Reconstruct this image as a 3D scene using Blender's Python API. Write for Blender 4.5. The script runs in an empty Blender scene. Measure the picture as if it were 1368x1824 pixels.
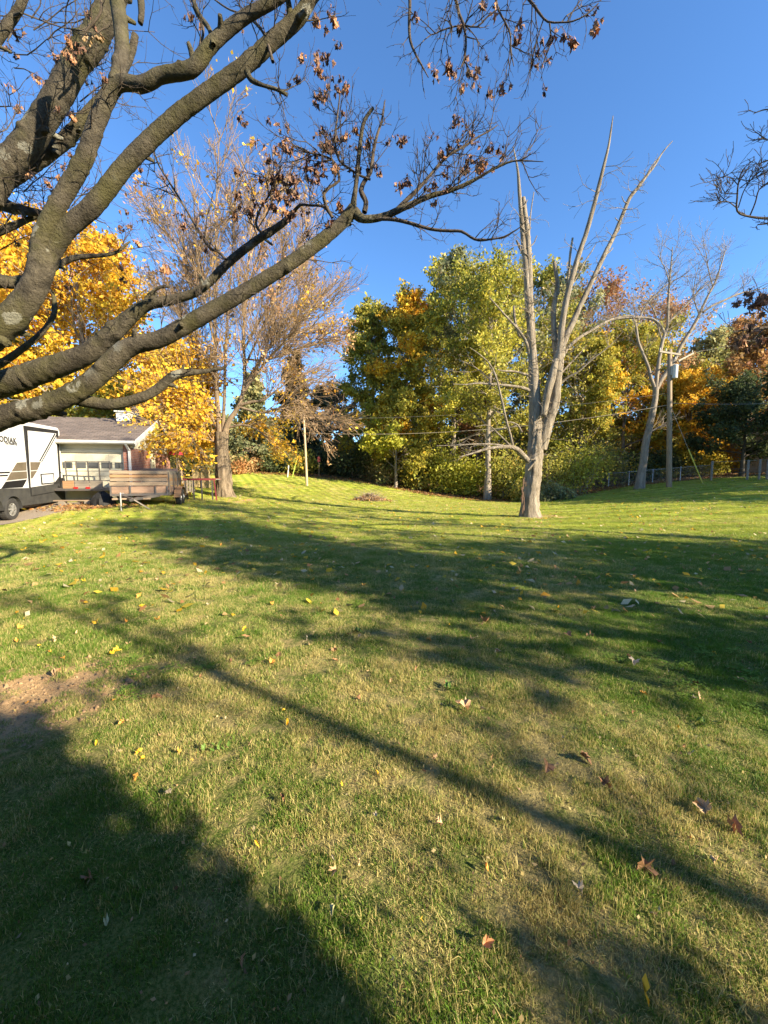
import bpy, math, random
import numpy as np
from mathutils import Vector, Matrix, noise as mnoise
from math import sin, cos, pi, radians, sqrt, atan2

S = bpy.context.scene
COL = S.collection
R = random.Random(7)
NR = np.random.default_rng(11)

# ------------------------------------------------------------------ camera
FPX, CX, CY, CAMZ, PITCH = 690.0, 684.0, 912.0, 1.5, radians(5.1)
cd = bpy.data.cameras.new('camera'); cam = bpy.data.objects.new('camera', cd); COL.objects.link(cam)
cd.sensor_fit = 'HORIZONTAL'; cd.sensor_width = 36; cd.lens = 36 * FPX / 1368
cam.location = (0, 0, CAMZ); cam.rotation_euler = (pi / 2 - PITCH, 0, 0)
cd.clip_start = 0.05; cd.clip_end = 2000
S.camera = cam
# ------------------------------------------------------------------ light
SUN_EL = radians(23.5)
SUN_AZ = Vector((0.855, -0.52)).normalized()
W = bpy.data.worlds.new('World'); S.world = W; W.use_nodes = True
wn = W.node_tree.nodes; bg = wn['Background']
sky = wn.new('ShaderNodeTexSky'); sky.sky_type = 'NISHITA'; sky.sun_disc = False
sky.sun_elevation = SUN_EL; sky.sun_rotation = atan2(SUN_AZ.x, SUN_AZ.y)
sky.altitude = 300; sky.air_density = 1.0; sky.dust_density = 0.1; sky.ozone_density = 6.0
hs = wn.new('ShaderNodeHueSaturation'); hs.inputs['Saturation'].default_value = 1.05; W.node_tree.links.new(sky.outputs[0], hs.inputs['Color']); W.node_tree.links.new(hs.outputs[0], bg.inputs[0]); bg.inputs[1].default_value = 0.102
sd = bpy.data.lights.new('sun', 'SUN'); sd.energy = 5.0; sd.angle = radians(0.53); sd.color = (1, 0.85, 0.61)
sun = bpy.data.objects.new('sun', sd); COL.objects.link(sun)
tosun = Vector((SUN_AZ.x * cos(SUN_EL), SUN_AZ.y * cos(SUN_EL), sin(SUN_EL)))
sun.rotation_euler = (-tosun).to_track_quat('-Z', 'Y').to_euler(); sun.location = tosun * 60
S.view_settings.view_transform = 'Standard'; S.view_settings.look = 'None'
S.view_settings.gamma = 1; S.view_settings.exposure = 1.72; S.view_settings.use_curve_mapping = False
S.cycles.max_bounces = 6; S.cycles.transparent_max_bounces = 8
S.cycles.sample_clamp_indirect = 6

# ------------------------------------------------------------------ pixel -> world
def ray(px, py):
    u = (px - CX) / FPX; v = (CY - py) / FPX
    return Vector((u, cos(PITCH) + v * sin(PITCH), -sin(PITCH) + v * cos(PITCH)))
def pix(px, py, Y):
    d = ray(px, py); return Vector((0, 0, CAMZ)) + d * (Y / d.y)
def zat(px, py, Y): return pix(px, py, Y).z

# terrain: thin plate spline through surveyed points (pixel, depth)
_cp = []
def _g(px, py, Y):
    p = pix(px, py, Y); _cp.append((p.x, p.y, p.z))
for x in (-9, -4.5, 0, 4.5, 9):
    for y in (-9, -3, 2, 5, 8): _cp.append((x, y, 0.0))
for x, y in ((-16, 0), (16, 0), (-16, -9), (16, -9)): _cp.append((x, y, 0.05))
for a in ((944, 921, 14.8), (402, 885, 22), (657, 892, 24), (546, 866, 30), (450, 843, 34), (620, 853, 36), (700, 864, 35), (860, 890, 30),
          (920, 894, 28), (1000, 893, 26), (1192, 868, 27), (1152, 870, 28.5), (1120, 868, 31), (1345, 851, 30), (1368, 897, 16), (15, 933, 12.4),
          (190, 888, 17), (225, 902, 14.5), (684, 940, 12), (1200, 905, 16), (300, 895, 17.5)): _g(*a)
for a in ((-30, 20, 1.2), (-30, 34, 2.2), (-45, 45, 3), (-20, 48, 3.2), (0, 48, 1.6), (20, 48, 1.8), (45, 45, 3), (30, 20, 1.0), (45, 28, 2), (-26, 8, .4), (26, 6, .3), (14, 12, .15)): _cp.append(a)
_C = np.array(_cp)
def _phi(r2): return 0.5 * r2 * np.log(r2 + 1e-9)
_n = len(_C)
_K = _phi(((_C[:, None, :2] - _C[None, :, :2]) ** 2).sum(-1)) + np.eye(_n) * 1.5
_P = np.c_[np.ones(_n), _C[:, :2]]
_A = np.block([[_K, _P], [_P.T, np.zeros((3, 3))]])
_w = np.linalg.solve(_A, np.r_[_C[:, 2], 0, 0, 0])
def H(x, y):
    x = np.atleast_1d(np.asarray(x, float)); y = np.atleast_1d(np.asarray(y, float)); sh = x.shape
    X = np.clip(x.ravel(), -46, 46); Y = np.clip(y.ravel(), -12, 50); out = np.empty(X.size)
    for i in range(0, X.size, 20000):
        a, b = X[i:i + 20000], Y[i:i + 20000]
        r2 = (a[:, None] - _C[:, 0]) ** 2 + (b[:, None] - _C[:, 1]) ** 2
        out[i:i + 20000] = _phi(r2) @ _w[:_n] + _w[_n] + _w[_n + 1] * a + _w[_n + 2] * b
    return out.reshape(sh)
def h(x, y): return float(H(x, y)[0])
def gpix(px, py):
    d = ray(px, py); o = Vector((0, 0, CAMZ)); lo = 0.3
    t = 0.3; prev = t
    while t < 60:
        p = o + d * t
        if p.z < h(p.x, p.y): break
        prev = t; t += 0.02 + t * 0.03
    for _ in range(14):
        m = (prev + t) / 2; p = o + d * m
        if p.z < h(p.x, p.y): t = m
        else: prev = m
    return o + d * t
# far lawn edge as depth over view ratio u = x / y
_eu = [(-400, 30), (100, 32), (440, 34), (520, 35), (640, 35), (700, 33), (760, 31), (860, 29.3), (920, 28.4), (1000, 27.8), (1060, 30), (1120, 31.5), (1200, 32), (1368, 32), (1800, 34)]
def lawn_edge(x, y):
    u = np.asarray(x) / np.maximum(np.asarray(y), 1) * FPX + CX
    return np.interp(u, [a for a, b in _eu], [b for a, b in _eu])

# ------------------------------------------------------------------ mesh helpers
def link(o, parent=None):
    COL.objects.link(o)
    if parent is not None: o.parent = parent
    return o
def tag(o, label=None, cat=None, group=None, kind=None):
    if label: o['label'] = label
    if cat: o['category'] = cat
    if group: o['group'] = group
    if kind: o['kind'] = kind
    return o
def thing(name, label, cat, loc=(0, 0, 0), rz=0, group=None):
    o = bpy.data.objects.new(name, None); o.empty_display_size = .2; o.location = loc; o.rotation_euler = (0, 0, rz)
    link(o); return tag(o, label, cat, group)
def mesh_np(name, V, F, mat=None, smooth=False, color=None, parent=None, quads=True):
    me = bpy.data.meshes.new(name); V = np.asarray(V, np.float32); F = np.asarray(F, np.int32)
    k = F.shape[1]
    me.vertices.add(len(V)); me.vertices.foreach_set('co', V.ravel())
    me.loops.add(F.size); me.loops.foreach_set('vertex_index', F.ravel())
    me.polygons.add(len(F)); me.polygons.foreach_set('loop_start', np.arange(0, F.size, k, dtype=np.int32))
    me.polygons.foreach_set('loop_total', np.full(len(F), k, np.int32))
    if smooth: me.polygons.foreach_set('use_smooth', np.ones(len(F), bool))
    me.update(calc_edges=True)
    if color is not None:
        a = me.color_attributes.new('tint', 'FLOAT_COLOR', 'POINT')
        a.data.foreach_set('color', np.c_[color, np.ones(len(color))].astype(np.float32).ravel())
    if mat: me.materials.append(mat)
    return link(bpy.data.objects.new(name, me), parent)
class MB:
    def __init__(s): s.v = []; s.f = []
    def poly(s, pts, faces):
        n = len(s.v); s.v += [tuple(p) for p in pts]; s.f += [tuple(i + n for i in f) for f in faces]
    def box(s, x0, x1, y0, y1, z0, z1):
        s.poly([(x0, y0, z0), (x1, y0, z0), (x1, y1, z0), (x0, y1, z0), (x0, y0, z1), (x1, y0, z1), (x1, y1, z1), (x0, y1, z1)],
               [(0, 3, 2, 1), (4, 5, 6, 7), (0, 1, 5, 4), (1, 2, 6, 5), (2, 3, 7, 6), (3, 0, 4, 7)]); return s
    def beam(s, a, b, w, t, up=(0, 0, 1)):
        a = Vector(a); b = Vector(b); d = (b - a).normalized(); u = Vector(up)
        if abs(d.dot(u)) > .98: u = Vector((0, 1, 0))
        x = d.cross(u).normalized() * w / 2; z = x.cross(d).normalized() * t / 2
        s.poly([a - x - z, a + x - z, a + x + z, a - x + z, b - x - z, b + x - z, b + x + z, b - x + z],
               [(0, 3, 2, 1), (4, 5, 6, 7), (0, 1, 5, 4), (1, 2, 6, 5), (2, 3, 7, 6), (3, 0, 4, 7)]); return s
    def prism(s, pts, vec):
        n = len(pts); v = Vector(vec); P = [Vector(p) for p in pts]
        s.poly(P + [p + v for p in P], [tuple(range(n)), tuple(range(2 * n - 1, n - 1, -1))] + [(i, i + n, (i + 1) % n + n, (i + 1) % n) for i in range(n)]); return s
    def cyl(s, a, b, r0, r1=None, n=12):
        a = Vector(a); b = Vector(b); d = (b - a).normalized(); r1 = r0 if r1 is None else r1
        x = d.orthogonal().normalized(); y = d.cross(x)
        P = [a + (x * cos(2 * pi * i / n) + y * sin(2 * pi * i / n)) * r0 for i in range(n)] + [b + (x * cos(2 * pi * i / n) + y * sin(2 * pi * i / n)) * r1 for i in range(n)]
        s.poly(P, [tuple(range(n - 1, -1, -1)), tuple(range(n, 2 * n))] + [(i, (i + 1) % n, (i + 1) % n + n, i + n) for i in range(n)]); return s
    def build(s, name, mat, parent=None, bevel=0, smooth=False):
        me = bpy.data.meshes.new(name); me.from_pydata(s.v, [], s.f); me.materials.append(mat)
        if smooth:
            for p in me.polygons: p.use_smooth = True
        me.update(); o = link(bpy.data.objects.new(name, me), parent)
        if bevel:
            m = o.modifiers.new('bevel', 'BEVEL'); m.width = bevel; m.segments = 2; m.limit_method = 'ANGLE'
        return o
def tube_arrays(P, RR, sides):
    """P (K,n,3) RR (K,n) -> verts, faces"""
    K, n, _ = P.shape
    T = np.gradient(P, axis=1); T /= np.linalg.norm(T, axis=2, keepdims=True) + 1e-9
    mean = P[:, -1] - P[:, 0]; ref = np.zeros((K, 3)); ref[np.arange(K), np.argmin(np.abs(mean), axis=1)] = 1
    X = np.cross(T, ref[:, None, :]); X /= np.linalg.norm(X, axis=2, keepdims=True) + 1e-9
    Yv = np.cross(T, X); an = np.arange(sides) * 2 * pi / sides
    V = P[:, :, None, :] + RR[:, :, None, None] * (X[:, :, None, :] * np.cos(an)[None, None, :, None] + Yv[:, :, None, :] * np.sin(an)[None, None, :, None])
    i = np.arange(n - 1)[:, None]; j = np.arange(sides)[None, :]; jn = (j + 1) % sides
    q = np.stack([i * sides + j, i * sides + jn, (i + 1) * sides + jn, (i + 1) * sides + j], -1).reshape(-1, 4)
    F = (q[None] + (np.arange(K) * n * sides)[:, None, None]).reshape(-1, 4)
    return V.reshape(-1, 3), F
class Tubes:
    def __init__(s): s.g = {}
    def add(s, pts, rad, sides=4, cap=False):
        pts = [tuple(p) for p in pts]; rad = list(rad)
        if cap:
            e = Vector(pts[-1]); d = (e - Vector(pts[-2])).normalized()
            pts.append(tuple(e + d * rad[-1] * .25)); rad.append(rad[-1] * .03)
        s.g.setdefault((len(pts), sides), []).append((pts, rad))
    def arrays(s):
        VV = []; FF = []; n = 0
        for (k, sd), L in s.g.items():
            V, F = tube_arrays(np.array([a for a, b in L], float), np.array([b for a, b in L], float), sd)
            VV.append(V); FF.append(F + n); n += len(V)
        return np.concatenate(VV), np.concatenate(FF)
    def build(s, name, mat, parent=None, smooth=True):
        V, F = s.arrays(); return mesh_np(name, V, F, mat, smooth, None, parent)

# ------------------------------------------------------------------ materials
def nodes(m):
    m.use_nodes = True; nt = m.node_tree
    return nt, nt.nodes['Principled BSDF']
def N(nt, t, **k):
    n = nt.nodes.new(t)
    for a, v in k.items():
        if a.startswith('i_'): n.inputs[int(a[2:]) if a[2:].isdigit() else a[2:]].default_value = v
        else: setattr(n, a, v)
    return n
def mathn(nt, op, a, b=None, c=None, clamp=False):
    n = nt.nodes.new('ShaderNodeMath'); n.operation = op; n.use_clamp = clamp
    for i, v in enumerate((a, b, c)):
        if v is None: continue
        if hasattr(v, 'is_linked'): nt.links.new(v, n.inputs[i])
        else: n.inputs[i].default_value = v
    return n.outputs[0]
def mixc(nt, f, a, b):
    n = nt.nodes.new('ShaderNodeMix'); n.data_type = 'RGBA'
    for k, v in ((0, f), (6, a), (7, b)):
        if hasattr(v, 'is_linked'): nt.links.new(v, n.inputs[k])
        else: n.inputs[k].default_value = v if k == 0 else (*v, 1)
    return n.outputs[2]
def noise_(nt, vec, scale, detail=4, rough=.6):
    n = N(nt, 'ShaderNodeTexNoise'); n.inputs['Scale'].default_value = scale; n.inputs['Detail'].default_value = detail; n.inputs['Roughness'].default_value = rough
    if vec is not None: nt.links.new(vec, n.inputs['Vector'])
    return n.outputs[0]
def ramp(nt, f, lo, hi):
    n = N(nt, 'ShaderNodeMapRange'); n.interpolation_type = 'SMOOTHSTEP'
    nt.links.new(f, n.inputs[0]); n.inputs[1].default_value = lo; n.inputs[2].default_value = hi
    return n.outputs[0]
def bump(nt, bs, hgt, strength, dist):
    b = N(nt, 'ShaderNodeBump'); b.inputs['Strength'].default_value = strength; b.inputs['Distance'].default_value = dist
    nt.links.new(hgt, b.inputs['Height']); nt.links.new(b.outputs[0], bs.inputs['Normal'])
def mat(name, c1, c2=None, scale=6, rough=.7, metal=0, bmp=0, stretch=(1, 1, 1), spec=.3, grime=None):
    m = bpy.data.materials.new(name); nt, b = nodes(m)
    b.inputs['Roughness'].default_value = rough; b.inputs['Metallic'].default_value = metal; b.inputs['Specular IOR Level'].default_value = spec
    tc = N(nt, 'ShaderNodeTexCoord'); mp = N(nt, 'ShaderNodeMapping'); mp.inputs['Scale'].default_value = stretch
    nt.links.new(tc.outputs['Object'], mp.inputs[0])
    f = noise_(nt, mp.outputs[0], scale, 6, .65)
    c = mixc(nt, ramp(nt, f, .3, .7), c1, c2 or tuple(x * .75 for x in c1))
    if grime:
        g = noise_(nt, mp.outputs[0], scale * .3, 5, .7); c = mixc(nt, mathn(nt, 'MULTIPLY', ramp(nt, g, .5, .75), .6), c, grime)
    nt.links.new(c, b.inputs['Base Color'])
    if bmp: bump(nt, b, f, bmp, .02)
    return m
def leafmat(name, trans=.35, rough=.6, sat=1.0):
    m = bpy.data.materials.new(name); nt, b = nodes(m)
    at = N(nt, 'ShaderNodeAttribute', attribute_name='tint')
    b.inputs['Roughness'].default_value = rough; b.inputs['Specular IOR Level'].default_value = .25
    nt.links.new(at.outputs['Color'], b.inputs['Base Color'])
    tr = N(nt, 'ShaderNodeBsdfTranslucent'); nt.links.new(at.outputs['Color'], tr.inputs[0])
    mx = N(nt, 'ShaderNodeMixShader'); mx.inputs[0].default_value = trans
    nt.links.new(b.outputs[0], mx.inputs[1]); nt.links.new(tr.outputs[0], mx.inputs[2])
    nt.links.new(mx.outputs[0], nt.nodes['Material Output'].inputs[0]); return m
LEAF = leafmat('foliage', .4)
def barkmat(name, c1, c2, lichen=None, lamt=.6, scale=9, stretch=(1, 1, .35), bmp=.8, bd=.02, moss=None):
    m = bpy.data.materials.new(name); nt, b = nodes(m); b.inputs['Roughness'].default_value = .9; b.inputs['Specular IOR Level'].default_value = .15
    tc = N(nt, 'ShaderNodeTexCoord'); mp = N(nt, 'ShaderNodeMapping'); mp.inputs['Scale'].default_value = stretch
    nt.links.new(tc.outputs['Object'], mp.inputs[0]); v = mp.outputs[0]
    f = noise_(nt, v, scale, 8, .7); f2 = noise_(nt, tc.outputs['Object'], scale * 6, 5, .7)
    c = mixc(nt, ramp(nt, f, .32, .68), c2, c1)
    c = mixc(nt, mathn(nt, 'MULTIPLY', ramp(nt, f2, .45, .7), .6), c, tuple(x * .45 for x in c1))
    if moss: c = mixc(nt, mathn(nt, 'MULTIPLY', ramp(nt, noise_(nt, tc.outputs['Object'], 2.2, 5, .65), .42, .7), .75), c, moss)
    if lichen:
        vo = N(nt, 'ShaderNodeTexVoronoi'); vo.inputs['Scale'].default_value = 5
        dn = noise_(nt, tc.outputs['Object'], 16, 4, .7)
        va = N(nt, 'ShaderNodeVectorMath', operation='ADD'); nt.links.new(tc.outputs['Object'], va.inputs[0])
        cb = N(nt, 'ShaderNodeCombineXYZ'); 
        for k in range(3): nt.links.new(mathn(nt, 'MULTIPLY', dn, .16), cb.inputs[k])
        nt.links.new(cb.outputs[0], va.inputs[1]); nt.links.new(va.outputs[0], vo.inputs['Vector'])
        spot = ramp(nt, vo.outputs['Distance'], .30, .24)
        area = ramp(nt, noise_(nt, tc.outputs['Object'], 1.1, 2, .5), .5, .56)
        c = mixc(nt, mathn(nt, 'MULTIPLY', mathn(nt, 'MULTIPLY', spot, area), lamt), c, lichen)
    nt.links.new(c, b.inputs['Base Color'])
    hh = mathn(nt, 'ADD', f, mathn(nt, 'MULTIPLY', f2, .6)); bump(nt, b, hh, bmp, bd); return m
B_FG = barkmat('maple bark', (.118, .102, .074), (.040, .035, .027), (.30, .30, .25), .55, 9, (1, 1, 1), 1.0, .03, (.085, .08, .03))
B_TWIG = barkmat('twig bark', (.13, .105, .08), (.07, .055, .04), None, 0, 30)
B_DEAD = barkmat('weathered dead wood', (.42, .36, .28), (.15, .12, .085), None, 0, 9, (1, 1, .14), 1.0, .08)
B_GREY = barkmat('grey bark', (.34, .29, .23), (.17, .14, .11), None, 0, 6, (1, 1, .25), .9, .04)
B_OLD = barkmat('shaggy bark', (.33, .26, .18), (.10, .075, .05), None, 0, 7, (1, 1, .10), 1.0, .12)
B_MAP = barkmat('warm brown bark', (.27, .20, .13), (.12, .09, .06), None, 0, 6, (1, 1, .25), .9, .04)
B_TW2 = barkmat('tan twig bark', (.40, .28, .17), (.24, .165, .10), None, 0, 8)
B_BARE = barkmat('pale twig bark', (.42, .33, .26), (.26, .20, .16), None, 0, 8)
B_DARK = barkmat('dark bark', (.10, .085, .065), (.06, .05, .04), None, 0, 8)

# ------------------------------------------------------------------ foliage
PAL = {
 'gold': [(.70, .42, .03), (.74, .50, .05), (.64, .34, .03), (.52, .40, .05)],
 'goldbright': [(.75, .50, .04), (.72, .42, .04), (.66, .50, .07)],
 'goldolive': [(.54, .38, .04), (.40, .34, .05), (.31, .30, .05), (.60, .42, .04)],
 'olive': [(.30, .28, .05), (.40, .36, .06), (.26, .26, .05), (.42, .33, .07)],
 'lime': [(.46, .43, .06), (.56, .50, .08), (.24, .25, .04), (.34, .28, .07)],
 'greygreen': [(.32, .31, .13), (.38, .36, .16), (.18, .20, .10), (.30, .24, .14)],
 'rust': [(.34, .16, .06), (.28, .13, .06), (.40, .22, .08), (.24, .14, .08)],
 'tan': [(.48, .28, .12), (.42, .22, .09), (.50, .33, .15), (.30, .26, .10)],
 'brown': [(.36, .19, .06), (.42, .24, .07), (.26, .15, .06), (.46, .30, .08)],
 'dark': [(.075, .105, .04), (.10, .13, .05), (.06, .08, .035), (.13, .15, .06)],
 'pine': [(.06, .08, .045), (.09, .11, .06), (.12, .13, .08)],
 'scrub': [(.26, .26, .08), (.32, .25, .10), (.20, .21, .07), (.38, .30, .12)],
 'yellowgreen': [(.48, .45, .05), (.38, .38, .05), (.56, .50, .07)],
}
def diamonds(P, size, tint, flat=.5, droop=0):
    n = len(P); nrm = NR.normal(size=(n, 3)); nrm[:, 2] = nrm[:, 2] * .7 + flat
    nrm /= np.linalg.norm(nrm, axis=1, keepdims=True)
    a = NR.normal(size=(n, 3)); a[:, 2] -= droop; u = np.cross(nrm, a); u /= np.linalg.norm(u, axis=1, keepdims=True) + 1e-9; v = np.cross(nrm, u)
    s = size * (.55 + NR.gamma(2.2, .24, n).clip(0, 1.2))[:, None]; k = .33 * s
    bend = nrm * s * NR.uniform(-.25, .25, n)[:, None]
    V = np.stack([P - u * s * .5 + bend, P + v * k, P + u * s * .55 + bend * .6, P - v * k], 1).reshape(-1, 3)
    F = np.arange(4 * n).reshape(-1, 4)
    return V, F, np.repeat(tint, 4, axis=0)
def smooth_noise(P, f, seed):
    g = np.random.default_rng(seed); o = 0
    for i in range(4):
        k = g.normal(size=3) * f; o = o + np.sin(P @ k + g.uniform(0, 6.28))
    return (o / 4) * .5 + .5
def tints(P, pal, seed, f=.9, jit=.12):
    C = np.array(PAL[pal]); k = smooth_noise(P, f, seed) * .7 + NR.uniform(0, .3, len(P))
    idx = np.clip((k * len(C)).astype(int), 0, len(C) - 1); c = C[idx]
    return np.clip(c * NR.uniform(1 - jit * 2, 1 + jit * 2, (len(P), 1)) * NR.uniform(1 - jit / 2, 1 + jit / 2, (len(P), 3)), .01, .85)

def wander(p, d, L, n, rng, wig, up):
    pts = [p.copy()]; st = L / (n - 1); d = d.normalized()
    for i in range(n - 1):
        d = (d + Vector((rng.gauss(0, wig), rng.gauss(0, wig), rng.gauss(0, wig) + up))).normalized()
        p = p + d * st; pts.append(p.copy())
    return pts, d
def grow(tb, p, d, L, r, lev, cfg, rng, tips):
    last = lev >= cfg['levels']; n = 5 if not last else 4
    pts, de = wander(p, d, L, n, rng, cfg['wig'], cfg['up'])
    re = r * (.35 if not last else .45); rad = [r + (re - r) * i / (n - 1) for i in range(n)]
    rmin = cfg.get('rmin', .006); rad = [max(x, rmin) for x in rad]
    tb.add(pts, rad, 6 if r > .06 else (4 if r > .02 else 3))
    if last:
        tips.append(pts[-1]); tips.append(pts[-2]); return
    c = cfg['kids'][lev - 1]
    for k in range(c):
        t = .25 + .75 * (k + rng.random()) / c if k < c - 1 else 1.0
        f = t * (n - 1); i = min(int(f), n - 2); q = pts[i].lerp(pts[i + 1], f - i)
        base = (pts[i + 1] - pts[i]).normalized(); ax = base.orthogonal().normalized(); ax.rotate(Matrix.Rotation(rng.uniform(0, 2 * pi), 3, base))
        ang = rng.uniform(*cfg['ang']) * (.4 if t == 1 else 1); nd = base * cos(ang) + ax * sin(ang)
        grow(tb, q, nd, L * rng.uniform(.45, .72) * (1.15 - .45 * t), max(rad[i] * .6, rmin), lev + 1, cfg, rng, tips)
def tree(name, label, cat, base, Ht, Rc, lo=.25, r0=.2, nl=18, kids=(5, 4), levels=3, pal='olive', leaves=9000, lsize=.2, spread=.45, bark=B_GREY, seed=1, wig=.13, up=.05,
         top=1.0, group=None, elev=(.25, 1.1), shape='round', lean=(0, 0), rmin=.008, pal2=None, p2=0, stuffname='crown', ang=(.5, 1.0), flat=.5, topr=.55):
    rng = random.Random(seed); b = Vector(base); root = thing(name, label, cat, b, 0, group)
    tb = Tubes(); tips = []; o = Vector((0, 0, 0))
    nt_ = 9; tp = [Vector((lean[0] * (i / (nt_ - 1)) ** 1.3 + rng.gauss(0, .02) * Ht * .12, lean[1] * i / (nt_ - 1) + rng.gauss(0, .02) * Ht * .12, Ht * .93 * i / (nt_ - 1) - (.15 if i == 0 else 0))) for i in range(nt_)]
    tp[0].x = tp[0].y = 0; tr = [r0 * (1.35 if i == 0 else 1) * (1 - .93 * (i / (nt_ - 1)) ** .9) + .02 for i in range(nt_)]
    tk = Tubes(); tk.add(tp, tr, 10)
    trunk = tk.build('trunk', bark, root)
    cfg = dict(levels=levels, kids=kids, wig=wig, up=up, ang=ang, rmin=rmin)
    for k in range(nl):
        t = lo + (.98 - lo) * (k + rng.random() * .6) / nl; f = t / 1.0 * (nt_ - 1); i = min(int(f), nt_ - 2); q = tp[i].lerp(tp[i + 1], f - i)
        az = k * 2.39996 + rng.uniform(-.4, .4); s = (t - lo) / (1 - lo)
        if shape == 'round': prof = sqrt(max(0, 1 - (s * 1.5 - .5) ** 2 / 1.0)) if s > .33 else .75 + .75 * s
        elif shape == 'cone': prof = 1.05 - s
        elif shape == 'vase': prof = .65 + .35 * s
        else: prof = 1
        prof = max(prof, topr * .5 if s > .8 else .3)
        el = elev[0] + (elev[1] - elev[0]) * s + rng.uniform(-.15, .15)
        d = Vector((cos(az) * cos(el), sin(az) * cos(el), sin(el)))
        L = 1.3 * Rc * prof * rng.uniform(.7, 1.0) / (1 + .35 * (levels - 2))
        if shape == 'vase': L *= 1.3
        grow(tb, q, d, L * 1.15, max(tr[i] * .5, .03), 2 if levels > 2 and s > .85 else 1, cfg, rng, tips)
    if tb.g:
        br = tb.build('branches', bark, root); br['kind'] = 'stuff'
    if leaves:
        T = np.array([tuple(t) for t in tips]); idx = NR.integers(0, len(T), leaves)
        P = T[idx] + NR.normal(size=(leaves, 3)) * spread * .58 * np.array([1, 1, .75])
        P[:, 2] = np.maximum(P[:, 2], .15)
        C = tints(P, pal, seed)
        if pal2:
            q = smooth_noise(P, .5, seed + 5) < p2; C[q] = tints(P[q], pal2, seed + 3)
        V, F, C = diamonds(P, lsize, C, flat); cr = mesh_np(stuffname, V, F, LEAF, False, C, root); cr['kind'] = 'stuff'
    return root, tips
def bush(label, base, Rx, Rz, pal, n, lsize, seed, name='bush', cat='bush', pal2=None, p2=0, group=None):
    rng = random.Random(seed); root = thing(name, label, cat, base, 0, group); tb = Tubes(); tips = []
    cfg = dict(levels=2, kids=(5,), wig=.15, up=.05, ang=(.4, .9), rmin=.008)
    for k in range(16):
        az = k * 2.4; el = rng.uniform(.35, 1.4); d = Vector((cos(az) * cos(el) * Rx / Rz, sin(az) * cos(el) * Rx / Rz, sin(el)))
        grow(tb, Vector((rng.gauss(0, Rx * .2), rng.gauss(0, Rx * .2), -.05)), d, Rz * rng.uniform(.5, .85) * (d.length), .025, 1, cfg, rng, tips)
    tb.build('stems', B_GREY, root)['kind'] = 'stuff'
    T = np.array([tuple(t) for t in tips]); P = T[NR.integers(0, len(T), n)] + NR.normal(size=(n, 3)) * Rz * .16; P[:, 2] = np.abs(P[:, 2]) + .03
    C = tints(P, pal, seed)
    if pal2: q = smooth_noise(P, 1.2, seed + 5) < p2; C[q] = tints(P[q], pal2, seed + 3)
    V, F, C = diamonds(P, lsize, C); mesh_np('foliage', V, F, LEAF, False, C, root)['kind'] = 'stuff'
    return root

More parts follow.
